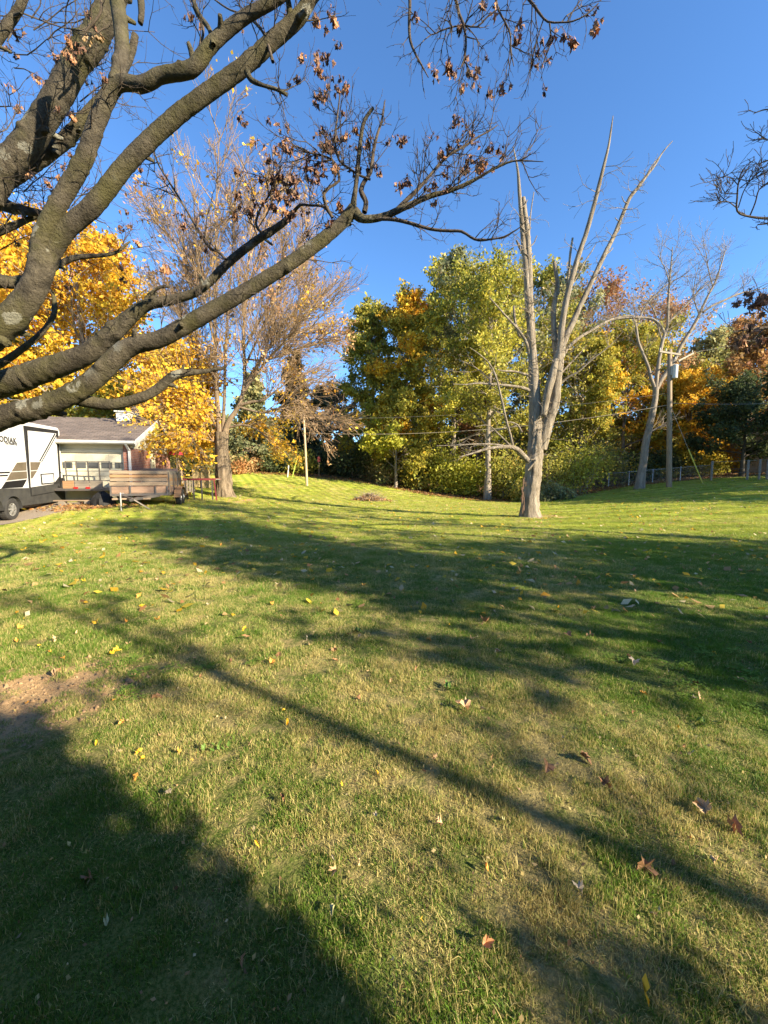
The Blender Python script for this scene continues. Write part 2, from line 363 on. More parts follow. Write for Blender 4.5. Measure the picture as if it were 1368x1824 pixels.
# ------------------------------------------------------------------ lawn colour (shared by ground and blades)
DIRT = gpix(45, 1245); DEADB = pix(944, 921, 14.8)
def lawn_color(nt, blade):
    ge = N(nt, 'ShaderNodeNewGeometry'); pos = ge.outputs['Position']; sp = N(nt, 'ShaderNodeSeparateXYZ'); nt.links.new(pos, sp.inputs[0])
    x, y = sp.outputs[0], sp.outputs[1]
    nA = noise_(nt, pos, .45, 3, .55); nB = noise_(nt, pos, 2.6, 4, .65); nC = noise_(nt, pos, 14, 3, .6)
    dry = mathn(nt, 'ADD', mathn(nt, 'MULTIPLY', nA, .55), mathn(nt, 'MULTIPLY', nB, .8)); dry = mathn(nt, 'SUBTRACT', dry, .14)
    if blade:
        at = N(nt, 'ShaderNodeAttribute', attribute_name='tint'); sr = N(nt, 'ShaderNodeSeparateColor'); nt.links.new(at.outputs['Color'], sr.inputs[0])
        dry = mathn(nt, 'ADD', dry, mathn(nt, 'MULTIPLY', mathn(nt, 'SUBTRACT', sr.outputs[0], .5), .5))
    else: dry = mathn(nt, 'ADD', dry, mathn(nt, 'MULTIPLY', mathn(nt, 'SUBTRACT', nC, .5), .5))
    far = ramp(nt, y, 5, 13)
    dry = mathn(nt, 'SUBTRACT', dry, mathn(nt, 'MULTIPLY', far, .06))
    pp = mathn(nt, 'ADD', mathn(nt, 'MULTIPLY', x, .52), mathn(nt, 'MULTIPLY', y, .855)); lush_shade = ramp(nt, pp, 1.0, .3); rgt = mathn(nt, 'MULTIPLY', ramp(nt, mathn(nt, 'SUBTRACT', x, mathn(nt, 'MULTIPLY', y, .35)), .3, 1.4), ramp(nt, y, 1.2, 2.2))  # greener along the house's shadow line; its shade is partly put into the grass colour
    dry = mathn(nt, 'SUBTRACT', dry, mathn(nt, 'MULTIPLY', mathn(nt, 'ADD', lush_shade, mathn(nt, 'MULTIPLY', rgt, .8)), .12))
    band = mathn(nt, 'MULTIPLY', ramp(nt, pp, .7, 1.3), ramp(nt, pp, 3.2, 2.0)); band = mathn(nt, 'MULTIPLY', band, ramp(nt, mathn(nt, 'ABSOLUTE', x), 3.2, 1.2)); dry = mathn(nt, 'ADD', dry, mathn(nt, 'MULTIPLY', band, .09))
    fd = ramp(nt, dry, .47, .70)
    q = mathn(nt, 'SUBTRACT', y, mathn(nt, 'MULTIPLY', mathn(nt, 'MAXIMUM', mathn(nt, 'MULTIPLY', x, -1), 0), 2.0))
    q = mathn(nt, 'ADD', q, mathn(nt, 'MULTIPLY', nA, 1.2))
    st = mathn(nt, 'SINE', mathn(nt, 'MULTIPLY', q, 2 * pi / 1.35)); st = mathn(nt, 'MULTIPLY', mathn(nt, 'MULTIPLY', st, far), .5)
    st = mathn(nt, 'ADD', st, .5)
    g = mixc(nt, nC, (.07, .165, .014), (.17, .29, .03))
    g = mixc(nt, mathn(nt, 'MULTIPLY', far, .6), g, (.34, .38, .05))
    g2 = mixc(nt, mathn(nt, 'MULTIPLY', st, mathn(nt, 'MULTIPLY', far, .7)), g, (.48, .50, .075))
    c = mixc(nt, fd, g2, (.56, .47, .19))
    return c, pos, x, y, nA, nB, nC
def ground_mat():
    m = bpy.data.materials.new('lawn soil and thatch'); nt, b = nodes(m); b.inputs['Roughness'].default_value = .95; b.inputs['Specular IOR Level'].default_value = .1
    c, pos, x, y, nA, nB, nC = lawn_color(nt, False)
    near = ramp(nt, y, 14, 3)
    c = mixc(nt, mathn(nt, 'MULTIPLY', near, .6), c, mixc(nt, ramp(nt, noise_(nt, pos, 70, 4, .7), .4, .6), (.03, .026, .012), (.20, .155, .07)))
    # bare soil and leaf litter
    at = N(nt, 'ShaderNodeAttribute', attribute_name='litter'); lf = mathn(nt, 'ADD', at.outputs['Fac'], mathn(nt, 'MULTIPLY', mathn(nt, 'SUBTRACT', nB, .5), 1.2))
    lit = mixc(nt, ramp(nt, nC, .4, .65), (.10, .065, .035), (.22, .13, .06))
    c = mixc(nt, ramp(nt, lf, .35, .65), c, lit)
    for P, r in ((DIRT, .62), (DEADB + Vector((.55, .0, 0)), .95), (pix(425, 892, 20.5), 1.5)):
        v = N(nt, 'ShaderNodeVectorMath', operation='DISTANCE'); nt.links.new(pos, v.inputs[0]); v.inputs[1].default_value = P
        dd = mathn(nt, 'ADD', v.outputs['Value'], mathn(nt, 'ADD', mathn(nt, 'MULTIPLY', mathn(nt, 'SUBTRACT', nB, .5), r * 1.4), mathn(nt, 'MULTIPLY', mathn(nt, 'SUBTRACT', nC, .5), r * .8)))
        c = mixc(nt, ramp(nt, dd, r * 1.1, r * .7), c, mixc_(nt, nC))
    nt.links.new(c, b.inputs['Base Color'])
    hh = mathn(nt, 'ADD', noise_(nt, pos, 9, 6, .75), mathn(nt, 'MULTIPLY', noise_(nt, pos, 55, 4, .7), .5)); bump(nt, b, hh, .9, .06); return m
def mixc_(nt, f): return mixc(nt, f, (.38, .24, .12), (.60, .41, .21))
def blade_mat():
    m = bpy.data.materials.new('grass blades'); nt, b = nodes(m); b.inputs['Roughness'].default_value = .55; b.inputs['Specular IOR Level'].default_value = .3
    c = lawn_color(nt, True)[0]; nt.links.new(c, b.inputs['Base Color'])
    tr = N(nt, 'ShaderNodeBsdfTranslucent'); nt.links.new(c, tr.inputs[0]); mx = N(nt, 'ShaderNodeMixShader'); mx.inputs[0].default_value = .35
    nt.links.new(b.outputs[0], mx.inputs[1]); nt.links.new(tr.outputs[0], mx.inputs[2]); nt.links.new(mx.outputs[0], nt.nodes['Material Output'].inputs[0]); return m
GROUND = ground_mat(); BLADE = blade_mat()

# ================================================================== GROUND
def axis(a, b, fine0, fine1, step, grow_=1.25):
    L = list(np.arange(fine0, fine1 + 1e-6, step)); s = step; v = fine1
    while v < b: s *= grow_; v += s; L.append(v)
    s = step; v = fine0
    while v > a: s *= grow_; v -= s; L.insert(0, v)
    return np.array(L)
ax_ = axis(-700, 700, -24, 28, .35); ay_ = axis(-300, 900, -3, 38, .35)
GX, GY = np.meshgrid(ax_, ay_); GZ = H(GX, GY)
nx, ny = len(ax_), len(ay_); idx = np.arange(nx * ny).reshape(ny, nx)
GF = np.stack([idx[:-1, :-1], idx[:-1, 1:], idx[1:, 1:], idx[1:, :-1]], -1).reshape(-1, 4)
g = mesh_np('ground', np.c_[GX.ravel(), GY.ravel(), GZ.ravel()], GF, GROUND, True)
lt = np.clip((GY - lawn_edge(GX, GY)) / 2 + .3, 0, 1); lt[GY < 10] = 0
a = g.data.attributes.new('litter', 'FLOAT', 'POINT'); a.data.foreach_set('value', lt.ravel().astype(np.float32)); g['kind'] = 'structure'
# gravel drive by the garage
GRAVEL = mat('pale gravel', (.36, .30, .23), (.20, .16, .12), 30, .95, bmp=.8, grime=(.26, .17, .10))
def sheet(name, poly, m, off, n=16):
    P = [Vector((p[0], p[1])) for p in poly]; V = []; 
    for i in range(n + 1):
        for j in range(n + 1):
            s, t = i / n, j / n; p = P[0].lerp(P[1], s).lerp(P[3].lerp(P[2], s), t)
            k = .12 * mnoise.noise(Vector((p.x * 1.3, p.y * 1.3, 3))) if i in (0, n) or j in (0, n) else 0
            V.append((p.x + k, p.y + k, h(p.x + k, p.y + k) + off))
    F = [(i * (n + 1) + j, (i + 1) * (n + 1) + j, (i + 1) * (n + 1) + j + 1, i * (n + 1) + j + 1) for i in range(n) for j in range(n)]
    o = mesh_np(name, V, F, m, True); o['kind'] = 'structure'; return o
sheet('gravel_drive', [(-22, 9.5), (-12.1, 11.2), (-11.0, 15.9), (-22, 15.2)], GRAVEL, .02)

# ================================================================== GRASS
def patch(nb, rad, hmin, hmax, wd, lean, seed, name):
    g = np.random.default_rng(seed); r = rad * np.sqrt(g.uniform(0, 1, nb)); th = g.uniform(0, 2 * pi, nb)
    cl = g.normal(size=(max(nb // 9, 1), 2)) * .0; c = np.c_[r * np.cos(th), r * np.sin(th), np.full(nb, -.004)]
    cl = g.integers(0, max(nb // 12, 1), nb); cc = c[cl]; c = c * .3 + cc * .7 + np.c_[g.normal(size=(nb, 2)) * .008, np.zeros(nb)]
    hh = g.uniform(hmin, hmax, nb) * (1 + .4 * g.normal(size=nb).clip(-1, 1.6)); ph = g.uniform(0, 2 * pi, nb); ln = np.abs(g.normal(0, lean, nb)) + .1
    D = np.c_[np.cos(ph), np.sin(ph), np.zeros(nb)]; q = g.uniform(0, 2 * pi, nb); Wv = np.c_[np.cos(q), np.sin(q), np.zeros(nb)] * (wd * g.uniform(.6, 1.3, nb) / 2)[:, None]
    up = np.array([0, 0, 1.0]); m = c + D * (hh * ln * .35)[:, None] + up * (hh * .55)[:, None]; t = c + D * (hh * ln)[:, None] + up * (hh * np.sqrt(np.clip(1 - (ln * .6) ** 2, .15, 1)))[:, None]
    V = np.stack([c - Wv, c + Wv, m + Wv * .8, m - Wv * .8, t, t], 1); V = np.stack([c - Wv, c + Wv, m + Wv * .8, m - Wv * .8, t + Wv * .1, t - Wv * .1], 1).reshape(-1, 3)
    i = np.arange(nb)[:, None] * 6; F = np.concatenate([i + np.array([[0, 1, 2, 3]]), i + np.array([[3, 2, 4, 5]])])
    tn = np.clip(np.repeat(g.beta(1.3, 1.3, nb), 6), 0, 1); C = np.c_[tn, tn, tn]
    me = bpy.data.meshes.new(name); o = mesh_np(name, V, F, BLADE, False, C); COL.objects.unlink(o); return o
def clover(seed):
    g = random.Random(seed); mb = MB(); 
    for k in range(26):
        a = g.uniform(0, 2 * pi); r = .09 * sqrt(g.random()); x, y, z = r * cos(a), r * sin(a), g.uniform(.015, .035)
        a0 = g.uniform(0, 6.28)
        for j in range(3):
            b_ = a0 + j * 2.094; s = g.uniform(.006, .010); cx_, cy_ = x + cos(b_) * s, y + sin(b_) * s
            mb.poly([(x, y, z), (cx_ + cos(b_ + 1.4) * s * .8, cy_ + sin(b_ + 1.4) * s * .8, z + .002), (cx_ + cos(b_) * s * .9, cy_ + sin(b_) * s * .9, z + .004), (cx_ + cos(b_ - 1.4) * s * .8, cy_ + sin(b_ - 1.4) * s * .8, z + .002)], [(0, 1, 2, 3)])
    o = mb.build('clover', CLOVER); COL.objects.unlink(o); return o
CLOVER = mat('clover leaf', (.09, .16, .02), (.13, .20, .03), 60, .8, spec=.1)
SRC = [patch(330, .11, .012, .029, .0026, .45, 1, 'grass_patch'), patch(330, .11, .010, .026, .0026, .6, 2, 'grass_patch'), patch(260, .11, .014, .036, .0028, .55, 3, 'grass_patch'),
       patch(360, .11, .008, .020, .0030, .8, 4, 'grass_patch'), clover(5)]
def scatter(y0, y1, dens, scl):
    A = []; n = int(dens * 2 * 1.2 * (y1 ** 2 - y0 ** 2) / 2 + dens * 2.0 * (y1 - y0))
    y = y0 + (y1 - y0) * NR.uniform(0, 1, n * 3); x = NR.uniform(-1, 1, n * 3) * (1.12 * y1 + .8)
    k = np.abs(x) < 1.12 * y + .8; x, y = x[k], y[k]
    tot = len(x); want = int(dens * (1.12 * (y1 ** 2 - y0 ** 2) + 1.6 * (y1 - y0))); x, y = x[:want], y[:want]
    return x, y, np.full(len(x), scl)
xs, ys, ss = [], [], []
for y0, y1, dn, sc in ((.1, 2.6, 210, .82), (2.6, 5, 140, 1.0), (5, 9, 62, 1.5), (9, 16, 24, 2.2), (16, 34, 9, 3.0)):
    a, b, c = scatter(y0, y1, dn, sc); xs.append(a); ys.append(b); ss.append(c)
xs = np.concatenate(xs); ys = np.concatenate(ys); ss = np.concatenate(ss)
keep = ys < lawn_edge(xs, ys) - .3 + NR.normal(0, .4, len(xs))
for P, r in ((DIRT, .6), (DEADB + Vector((.55, 0, 0)), .8)):
    d_ = np.hypot(xs - P.x, ys - P.y) + NR.normal(0, r * .3, len(xs)); keep &= (d_ > r * .8)
keep &= ~((xs < -11.6) & (ys > 9.5) & (ys < 16.5)); keep &= ~((xs < -10) & (ys > 15.5))
keep &= (smooth_noise(np.c_[xs, ys, ys * 0], 16, 31) * .6 + NR.uniform(0, .4, len(xs)) > .36) | (ys > 6)
xs, ys, ss = xs[keep], ys[keep], ss[keep]; zs = H(xs, ys); n = len(xs)
me = bpy.data.meshes.new('grass'); me.vertices.add(n); me.vertices.foreach_set('co', np.c_[xs, ys, zs].astype(np.float32).ravel())
def fattr(nm, v, t='FLOAT'):
    a = me.attributes.new(nm, t, 'POINT'); a.data.foreach_set('value', v)
hn = smooth_noise(np.c_[xs, ys, zs * 0], 9, 21) * .5 + smooth_noise(np.c_[xs, ys, zs * 0], 3.5, 22) * .5
hz = np.where(ys > 9, .62, np.where(ys > 5, .8, 1.0)) * NR.uniform(.75, 1.25, n) * (.45 + 1.1 * hn)
fattr('rz', NR.uniform(0, 6.28, n).astype(np.float32)); fattr('sx', (ss * NR.uniform(.8, 1.2, n)).astype(np.float32)); fattr('sz', (ss * hz).astype(np.float32))
pn = smooth_noise(np.c_[xs, ys, zs * 0], 1.3, 9); ki = NR.integers(0, 4, n); cv = (pn > .66) & (NR.uniform(0, 1, n) < .16) & (ys < 3.2); ki[cv] = 4
fattr('ki', ki.astype(np.int32), 'INT')
go = link(bpy.data.objects.new('grass', me)); tag(go, 'short mown green and straw coloured grass covering the lawn', 'grass', kind='stuff')
ng = bpy.data.node_groups.new('grass scatter', 'GeometryNodeTree')
ng.interface.new_socket('Geometry', in_out='INPUT', socket_type='NodeSocketGeometry'); ng.interface.new_socket('Geometry', in_out='OUTPUT', socket_type='NodeSocketGeometry')
gi = ng.nodes.new('NodeGroupInput'); gout = ng.nodes.new('NodeGroupOutput'); jn = ng.nodes.new('GeometryNodeJoinGeometry')
for o in reversed(SRC):
    oi = ng.nodes.new('GeometryNodeObjectInfo'); oi.inputs[0].default_value = o
    gt = ng.nodes.new('GeometryNodeGeometryToInstance'); ng.links.new(oi.outputs['Geometry'], gt.inputs[0]); ng.links.new(gt.outputs[0], jn.inputs[0])
def na(nm, ty='FLOAT'):
    k = ng.nodes.new('GeometryNodeInputNamedAttribute'); k.data_type = ty; k.inputs[0].default_value = nm; return k.outputs[0]
m2p = ng.nodes.new('GeometryNodeMeshToPoints'); ng.links.new(gi.outputs[0], m2p.inputs[0])
ip = ng.nodes.new('GeometryNodeInstanceOnPoints'); ng.links.new(m2p.outputs[0], ip.inputs[0]); ng.links.new(jn.outputs[0], ip.inputs['Instance']); ip.inputs['Pick Instance'].default_value = True
ng.links.new(na('ki', 'INT'), ip.inputs['Instance Index'])
cr = ng.nodes.new('ShaderNodeCombineXYZ'); ng.links.new(na('rz'), cr.inputs[2]); ng.links.new(cr.outputs[0], ip.inputs['Rotation'])
cs = ng.nodes.new('ShaderNodeCombineXYZ'); sx_ = na('sx'); ng.links.new(sx_, cs.inputs[0]); ng.links.new(sx_, cs.inputs[1]); ng.links.new(na('sz'), cs.inputs[2]); ng.links.new(cs.outputs[0], ip.inputs['Scale'])
ng.links.new(ip.outputs[0], gout.inputs[0])
md = go.modifiers.new('scatter', 'NODES'); md.node_group = ng

# ================================================================== BACKDROP TREES
def px_tree(name, label, px, Y, top, hw, pal, **k):
    x = (px - CX) / FPX * Y; b = Vector((x, Y, h(x, Y) - .05)); Ht = zat(px, top, Y) - b.z; Rc = hw / FPX * Y
    return tree(name, label, 'tree', b, Ht, Rc, pal=pal, **k)
T = px_tree
# left, behind the garage
T('maple_tree', 'large golden maple behind the travel trailer at the left edge', 10, 31, 465, 190, 'gold', leaves=30000, lsize=.26, spread=.5, seed=21, nl=26, kids=(6, 4), lo=.12, r0=.35)
T('maple_tree', 'tall golden maple behind the garage roof', 165, 28, 425, 125, 'gold', leaves=30000, lsize=.22, spread=.42, seed=22, nl=30, kids=(6, 4), lo=.18, r0=.3, pal2='tan', p2=.25)
T('maple_tree', 'low yellow leaved maple rising over the right end of the garage', 325, 23.5, 640, 75, 'goldbright', leaves=11000, lsize=.17, spread=.26, seed=23, nl=18, lo=.25, r0=.14)
T('leafy_tree', 'green leaved tree just behind the garage ridge', 205, 26, 715, 60, 'olive', leaves=6000, lsize=.2, spread=.35, seed=24, nl=14, lo=.3, r0=.15)
T('leafy_tree', 'yellow and green tree far behind the travel trailer', 60, 36, 640, 90, 'goldolive', leaves=7000, lsize=.28, spread=.5, seed=25, nl=14, lo=.2, r0=.2)
# conifers and scrub in the gap
T('evergreen_tree', 'dark evergreen behind the thin leaning pole', 528, 42, 610, 48, 'pine', leaves=15000, lsize=.3, spread=.3, seed=26, nl=34, kids=(5, 3), lo=.08, r0=.25, shape='cone', elev=(-.1, .5), bark=B_DARK)
T('evergreen_tree', 'grey green evergreen right of the shaggy maple trunk', 455, 38, 655, 45, 'greygreen', leaves=12000, lsize=.25, spread=.3, seed=27, nl=30, kids=(5, 3), lo=.08, r0=.2, shape='cone', elev=(-.1, .5), bark=B_DARK)
T('evergreen_tree', 'low dark evergreen in the gap below the open sky', 588, 44, 690, 45, 'pine', leaves=12000, lsize=.3, spread=.35, seed=28, nl=26, kids=(5, 3), lo=.05, r0=.2, shape='round', bark=B_DARK, pal2='scrub', p2=.3)
T('bare_tree', 'pale leafless thicket tree in the gap left of the woodland', 615, 40, 665, 42, 'tan', leaves=300, lsize=.15, spread=.2, seed=29, nl=22, kids=(6, 5), lo=.1, r0=.1, bark=B_BARE, up=.1)
# centre
T('maple_tree', 'olive brown tree at the left end of the woodland', 664, 38, 528, 58, 'olive', leaves=23200, lsize=.24, spread=.4, seed=31, nl=24, kids=(5, 4), lo=.12, r0=.22, pal2='goldolive', p2=.35)
T('maple_tree', 'tall gold topped tree in the left part of the woodland', 722, 36, 500, 66, 'goldolive', leaves=27550, lsize=.22, spread=.38, seed=32, nl=28, kids=(5, 4), lo=.15, r0=.24, pal2='gold', p2=.45)
T('maple_tree', 'low yellow maple under the gold topped tree', 705, 33.5, 720, 60, 'goldolive', leaves=13050, lsize=.2, spread=.35, seed=33, nl=16, lo=.2, r0=.12, pal2='yellowgreen', p2=.4)
T('leafy_tree', 'tallest pale green tree left of the dead trunk', 806, 35, 440, 80, 'lime', leaves=24650, lsize=.22, spread=.42, seed=34, nl=28, kids=(5, 4), lo=.22, r0=.2, pal2='greygreen', p2=.3)
T('leafy_tree', 'pale green tree with a bare lower trunk beside the dead trunk', 868, 30, 450, 80, 'lime', leaves=18850, lsize=.18, spread=.4, seed=35, nl=26, kids=(5, 4), lo=.3, r0=.24, pal2='olive', p2=.4)
T('leafy_tree', 'grey green tree right behind the dead trunk', 955, 41, 468, 85, 'greygreen', leaves=20300, lsize=.26, spread=.5, seed=36, nl=26, kids=(5, 4), lo=.2, r0=.22, pal2='olive', p2=.4)
T('maple_tree', 'orange maple deep in the woodland behind the pale green trees', 848, 44, 660, 45, 'tan', leaves=10150, lsize=.25, spread=.45, seed=37, nl=16, lo=.2, r0=.15)
# right of dead tree
T('leafy_tree', 'rust brown thin crowned tree right of the dead trunk', 1065, 45, 475, 62, 'rust', leaves=7975, lsize=.22, spread=.5, seed=41, nl=28, kids=(6, 5), lo=.3, r0=.25, bark=B_BARE, up=.07)
T('leafy_tree', 'gold and olive tree between the dead trunk and the bare tree', 1030, 38, 590, 66, 'goldolive', leaves=18850, lsize=.22, spread=.4, seed=42, nl=22, kids=(5, 4), lo=.15, r0=.2, pal2='yellowgreen', p2=.3)
T('leafy_tree', 'golden tree behind the arching bare limb', 1105, 40, 585, 75, 'gold', leaves=20300, lsize=.22, spread=.42, seed=43, nl=24, kids=(5, 4), lo=.15, r0=.2, pal2='goldolive', p2=.6)
T('leafy_tree', 'thin tan crowned tree behind the bare tree', 1160, 46, 520, 60, 'tan', leaves=8700, lsize=.22, spread=.5, seed=44, nl=26, kids=(6, 5), lo=.3, r0=.25, bark=B_BARE, up=.07)
T('maple_tree', 'bright yellow maple right of the utility pole', 1222, 37, 665, 52, 'goldbright', leaves=18850, lsize=.2, spread=.36, seed=45, nl=20, kids=(5, 4), lo=.2, r0=.18, pal2='gold', p2=.4)
T('leafy_tree', 'green tree on the skyline above the bright yellow maple', 1250, 46, 575, 40, 'olive', leaves=15950, lsize=.26, spread=.45, seed=46, nl=22, kids=(5, 4), lo=.2, r0=.2, pal2='greygreen', p2=.5)
T('leafy_tree', 'round tan topped tree on the right skyline', 1300, 50, 562, 52, 'tan', leaves=20300, lsize=.24, spread=.5, seed=47, nl=26, kids=(5, 4), lo=.2, r0=.22, pal2='gold', p2=.25)
T('leafy_tree', 'brown leaved tree at the right edge above the dark green tree', 1352, 36, 585, 75, 'brown', leaves=24650, lsize=.22, spread=.42, seed=48, nl=26, kids=(5, 4), lo=.25, r0=.2, pal2='rust', p2=.3)
T('leafy_tree', 'low dark green tree behind the right fence', 1318, 31.5, 712, 68, 'dark', leaves=21750, lsize=.17, spread=.34, seed=49, nl=22, kids=(5, 4), lo=.28, r0=.16, bark=B_DARK)
T('leafy_tree', 'golden brown low tree under the bright yellow maple', 1180, 39, 720, 60, 'goldolive', leaves=13050, lsize=.22, spread=.4, seed=50, nl=18, lo=.12, r0=.14, pal2='brown', p2=.5)
T('leafy_tree', 'gold olive tree at the far right behind the brown leaved tree', 1400, 42, 620, 70, 'gold', leaves=13050, lsize=.26, spread=.45, seed=51, nl=18, lo=.15, r0=.2)
T('leafy_tree', 'olive tree far back between the gold topped and the pale green trees', 765, 47, 545, 70, 'goldolive', leaves=12000, lsize=.3, spread=.5, seed=71, nl=22, lo=.1, r0=.2, pal2='olive', p2=.5)
T('leafy_tree', 'green gold tree far back right of the dead trunk', 1010, 49, 510, 75, 'greygreen', leaves=14000, lsize=.3, spread=.5, seed=72, nl=22, lo=.1, r0=.2, pal2='goldolive', p2=.4)
T('leafy_tree', 'gold tree far back behind the bare tree', 1140, 50, 600, 75, 'goldolive', leaves=12000, lsize=.3, spread=.5, seed=73, nl=22, lo=.1, r0=.2, pal2='gold', p2=.4)
T('leafy_tree', 'brown and green tree far back behind the pale green trees', 880, 50, 560, 80, 'olive', leaves=12000, lsize=.3, spread=.5, seed=74, nl=22, lo=.1, r0=.2, pal2='tan', p2=.3)
# understorey bushes: (px, depth, half width px, top py, palette, label)
BU = [(640, 38, 34, 785, 'dark', 'dark bush left of the low yellow maple', 'scrub'), (690, 36, 34, 805, 'scrub', 'brown green bush under the low yellow maple', 'dark'),
      (745, 34.5, 30, 812, 'goldolive', 'golden bush at the shaded woodland edge', 'dark'), (790, 34, 28, 800, 'yellowgreen', 'yellow green bush left of the pale green trunk', 'olive'),
      (830, 33, 26, 815, 'yellowgreen', 'low yellow green bush touching the pale green trunk', 'scrub'), (905, 31, 32, 800, 'olive', 'olive bush directly left of the dead trunk', 'yellowgreen'),
      (925, 28.2, 20, 862, 'dark', 'small dark green shrub at the lawn edge left of the dead trunk', 'olive'), (975, 29.5, 30, 800, 'olive', 'olive bush directly right of the dead trunk', 'scrub'),
      (985, 27.5, 22, 862, 'greygreen', 'grey green shrub at the foot of the dead trunk', 'olive'), (1030, 30, 30, 795, 'yellowgreen', 'bright yellow green bush right of the dead trunk', 'olive'),
      (1075, 35, 30, 800, 'scrub', 'brownish bush behind the chain link fence', 'goldolive'), (1125, 36, 34, 810, 'dark', 'dark bush behind the base of the bare tree', 'goldolive'),
      (1175, 36, 30, 812, 'goldolive', 'gold bush behind the foot of the utility pole', 'dark'), (1240, 36, 34, 800, 'goldolive', 'gold and green bush behind the guy wire', 'yellowgreen'),
      (1290, 38, 36, 800, 'gold', 'yellow bush seen under the dark green tree', 'brown'), (1350, 38, 36, 790, 'goldolive', 'gold olive bush behind the right fence posts', 'brown'),
      (455, 36, 26, 815, 'scrub', 'brown bush just right of the shaggy maple trunk', 'tan'), (490, 37, 26, 800, 'dark', 'dark bush behind the white marker post', 'scrub'),
      (530, 37, 26, 806, 'olive', 'green bush behind the thin leaning pole', 'dark'), (572, 39, 28, 800, 'dark', 'dark bush right of the thin leaning pole', 'scrub'),
      (608, 40, 26, 790, 'scrub', 'scrubby bush below the open sky gap', 'dark'), (418, 33, 20, 812, 'tan', 'dry brown bush behind the shaggy maple trunk', 'scrub'),
      (345, 30, 26, 800, 'scrub', 'green and brown bush between the garage and the shaggy maple', 'olive'), (380, 32, 24, 790, 'greygreen', 'grey green bush just left of the shaggy maple trunk', 'scrub')]
for i, (px, Y, hw, top, pal, lab, p2) in enumerate(BU):
    x = (px - CX) / FPX * Y; z = h(x, Y); bush(lab, (x, Y, z - .05), hw / FPX * Y * 1.2, max(zat(px, top, Y) - z, .8), pal, 5200, .17 if Y > 30 else .13, 100 + i, pal2=p2, p2=.35)
# far woodland closing the view
n = 60000; u = NR.uniform(-1.25, 1.25, n); Yf = NR.uniform(56, 66, n); hh = NR.beta(1, 1.3, n)
tp_ = 6.5 + 2.2 * np.sin(u * 9) + 1.3 * np.sin(u * 23 + 1) + 3 * np.abs(u)
P = np.c_[u * Yf, Yf, H(u * Yf, Yf) + hh * tp_]; C = tints(P, 'scrub', 77, .2); q = smooth_noise(P, .25, 5) < .5; C[q] = tints(P[q], 'goldolive', 78, .3)
V, F, C = diamonds(P, .75, C); tag(mesh_np('far_woodland', V, F, LEAF, False, C), 'far mass of autumn woodland closing the view behind the trees', 'woodland', kind='stuff')
# trees outside the frame to the right and behind, whose shade crosses the lawn
def off_tree(label, x, y, Ht, Rc, leaves, pal, seed, spread=.35, lo=.3, nl=24, r0=.25, kids=(5, 4), lsize=.16):
    tree('shade_tree', label, 'tree', (x, y, h(x, y) - .05), Ht, Rc, lo=lo, r0=r0, nl=nl, kids=kids, pal=pal, leaves=leaves, lsize=lsize, spread=spread, seed=seed, bark=B_DARK)
off_tree('broad brown leaved tree standing right of the view ahead of the house', 13.6, -.7, 10.5, 2.9, 19000, 'brown', 61, .4, lo=.12, lsize=.17)
off_tree('short leafy tree standing right of the lawn beside the broad brown tree', 17.2, 1.6, 5.6, 2.1, 6000, 'goldolive', 62, .4, lo=.15)
off_tree('very tall sparse topped tree standing right of the view', 17.4, .9, 17, 2.6, 5200, 'goldolive', 67, .35, lo=.66)
off_tree('thin nearly bare tree standing right of the house', 9.5, -3.75, 8, .8, 420, 'brown', 63, .2, nl=8, r0=.10, kids=(3, 2), lsize=.12)
tree('shadow_edge_shrub', 'narrow columnar shrub added behind the viewer to roughen the house corner shadow', 'shrub', (3.9, -1.62, -.05), 4.1, .16, lo=.05, r0=.04, nl=60, kids=(3,), levels=2, pal='olive', leaves=9000, lsize=.06, spread=.10, seed=191, bark=B_DARK)  # unseen shrub, added so the house corner's shadow edge turns irregular
bush('tall loose shrub added behind the viewer to shade the bottom of the lawn', (3.2, -.68, -.02), .26, 1.6, 'olive', 700, .06, 190)  # unseen too, added to drop a soft band of shade on the nearest grass
off_tree('leafy tree far right of the lawn beyond the view', 36, 16, 11, 5, 26000, 'olive', 64, .7, lsize=.3, lo=.15)
off_tree('second leafy tree far right of the lawn beyond the view', 44, 20, 12, 5, 26000, 'gold', 65, .7, lsize=.3, lo=.15)
off_tree('third leafy tree far right of the lawn beyond the view', 29.5, 12.0, 7.5, 3.4, 9000, 'goldolive', 66, .5, lsize=.2, lo=.2)

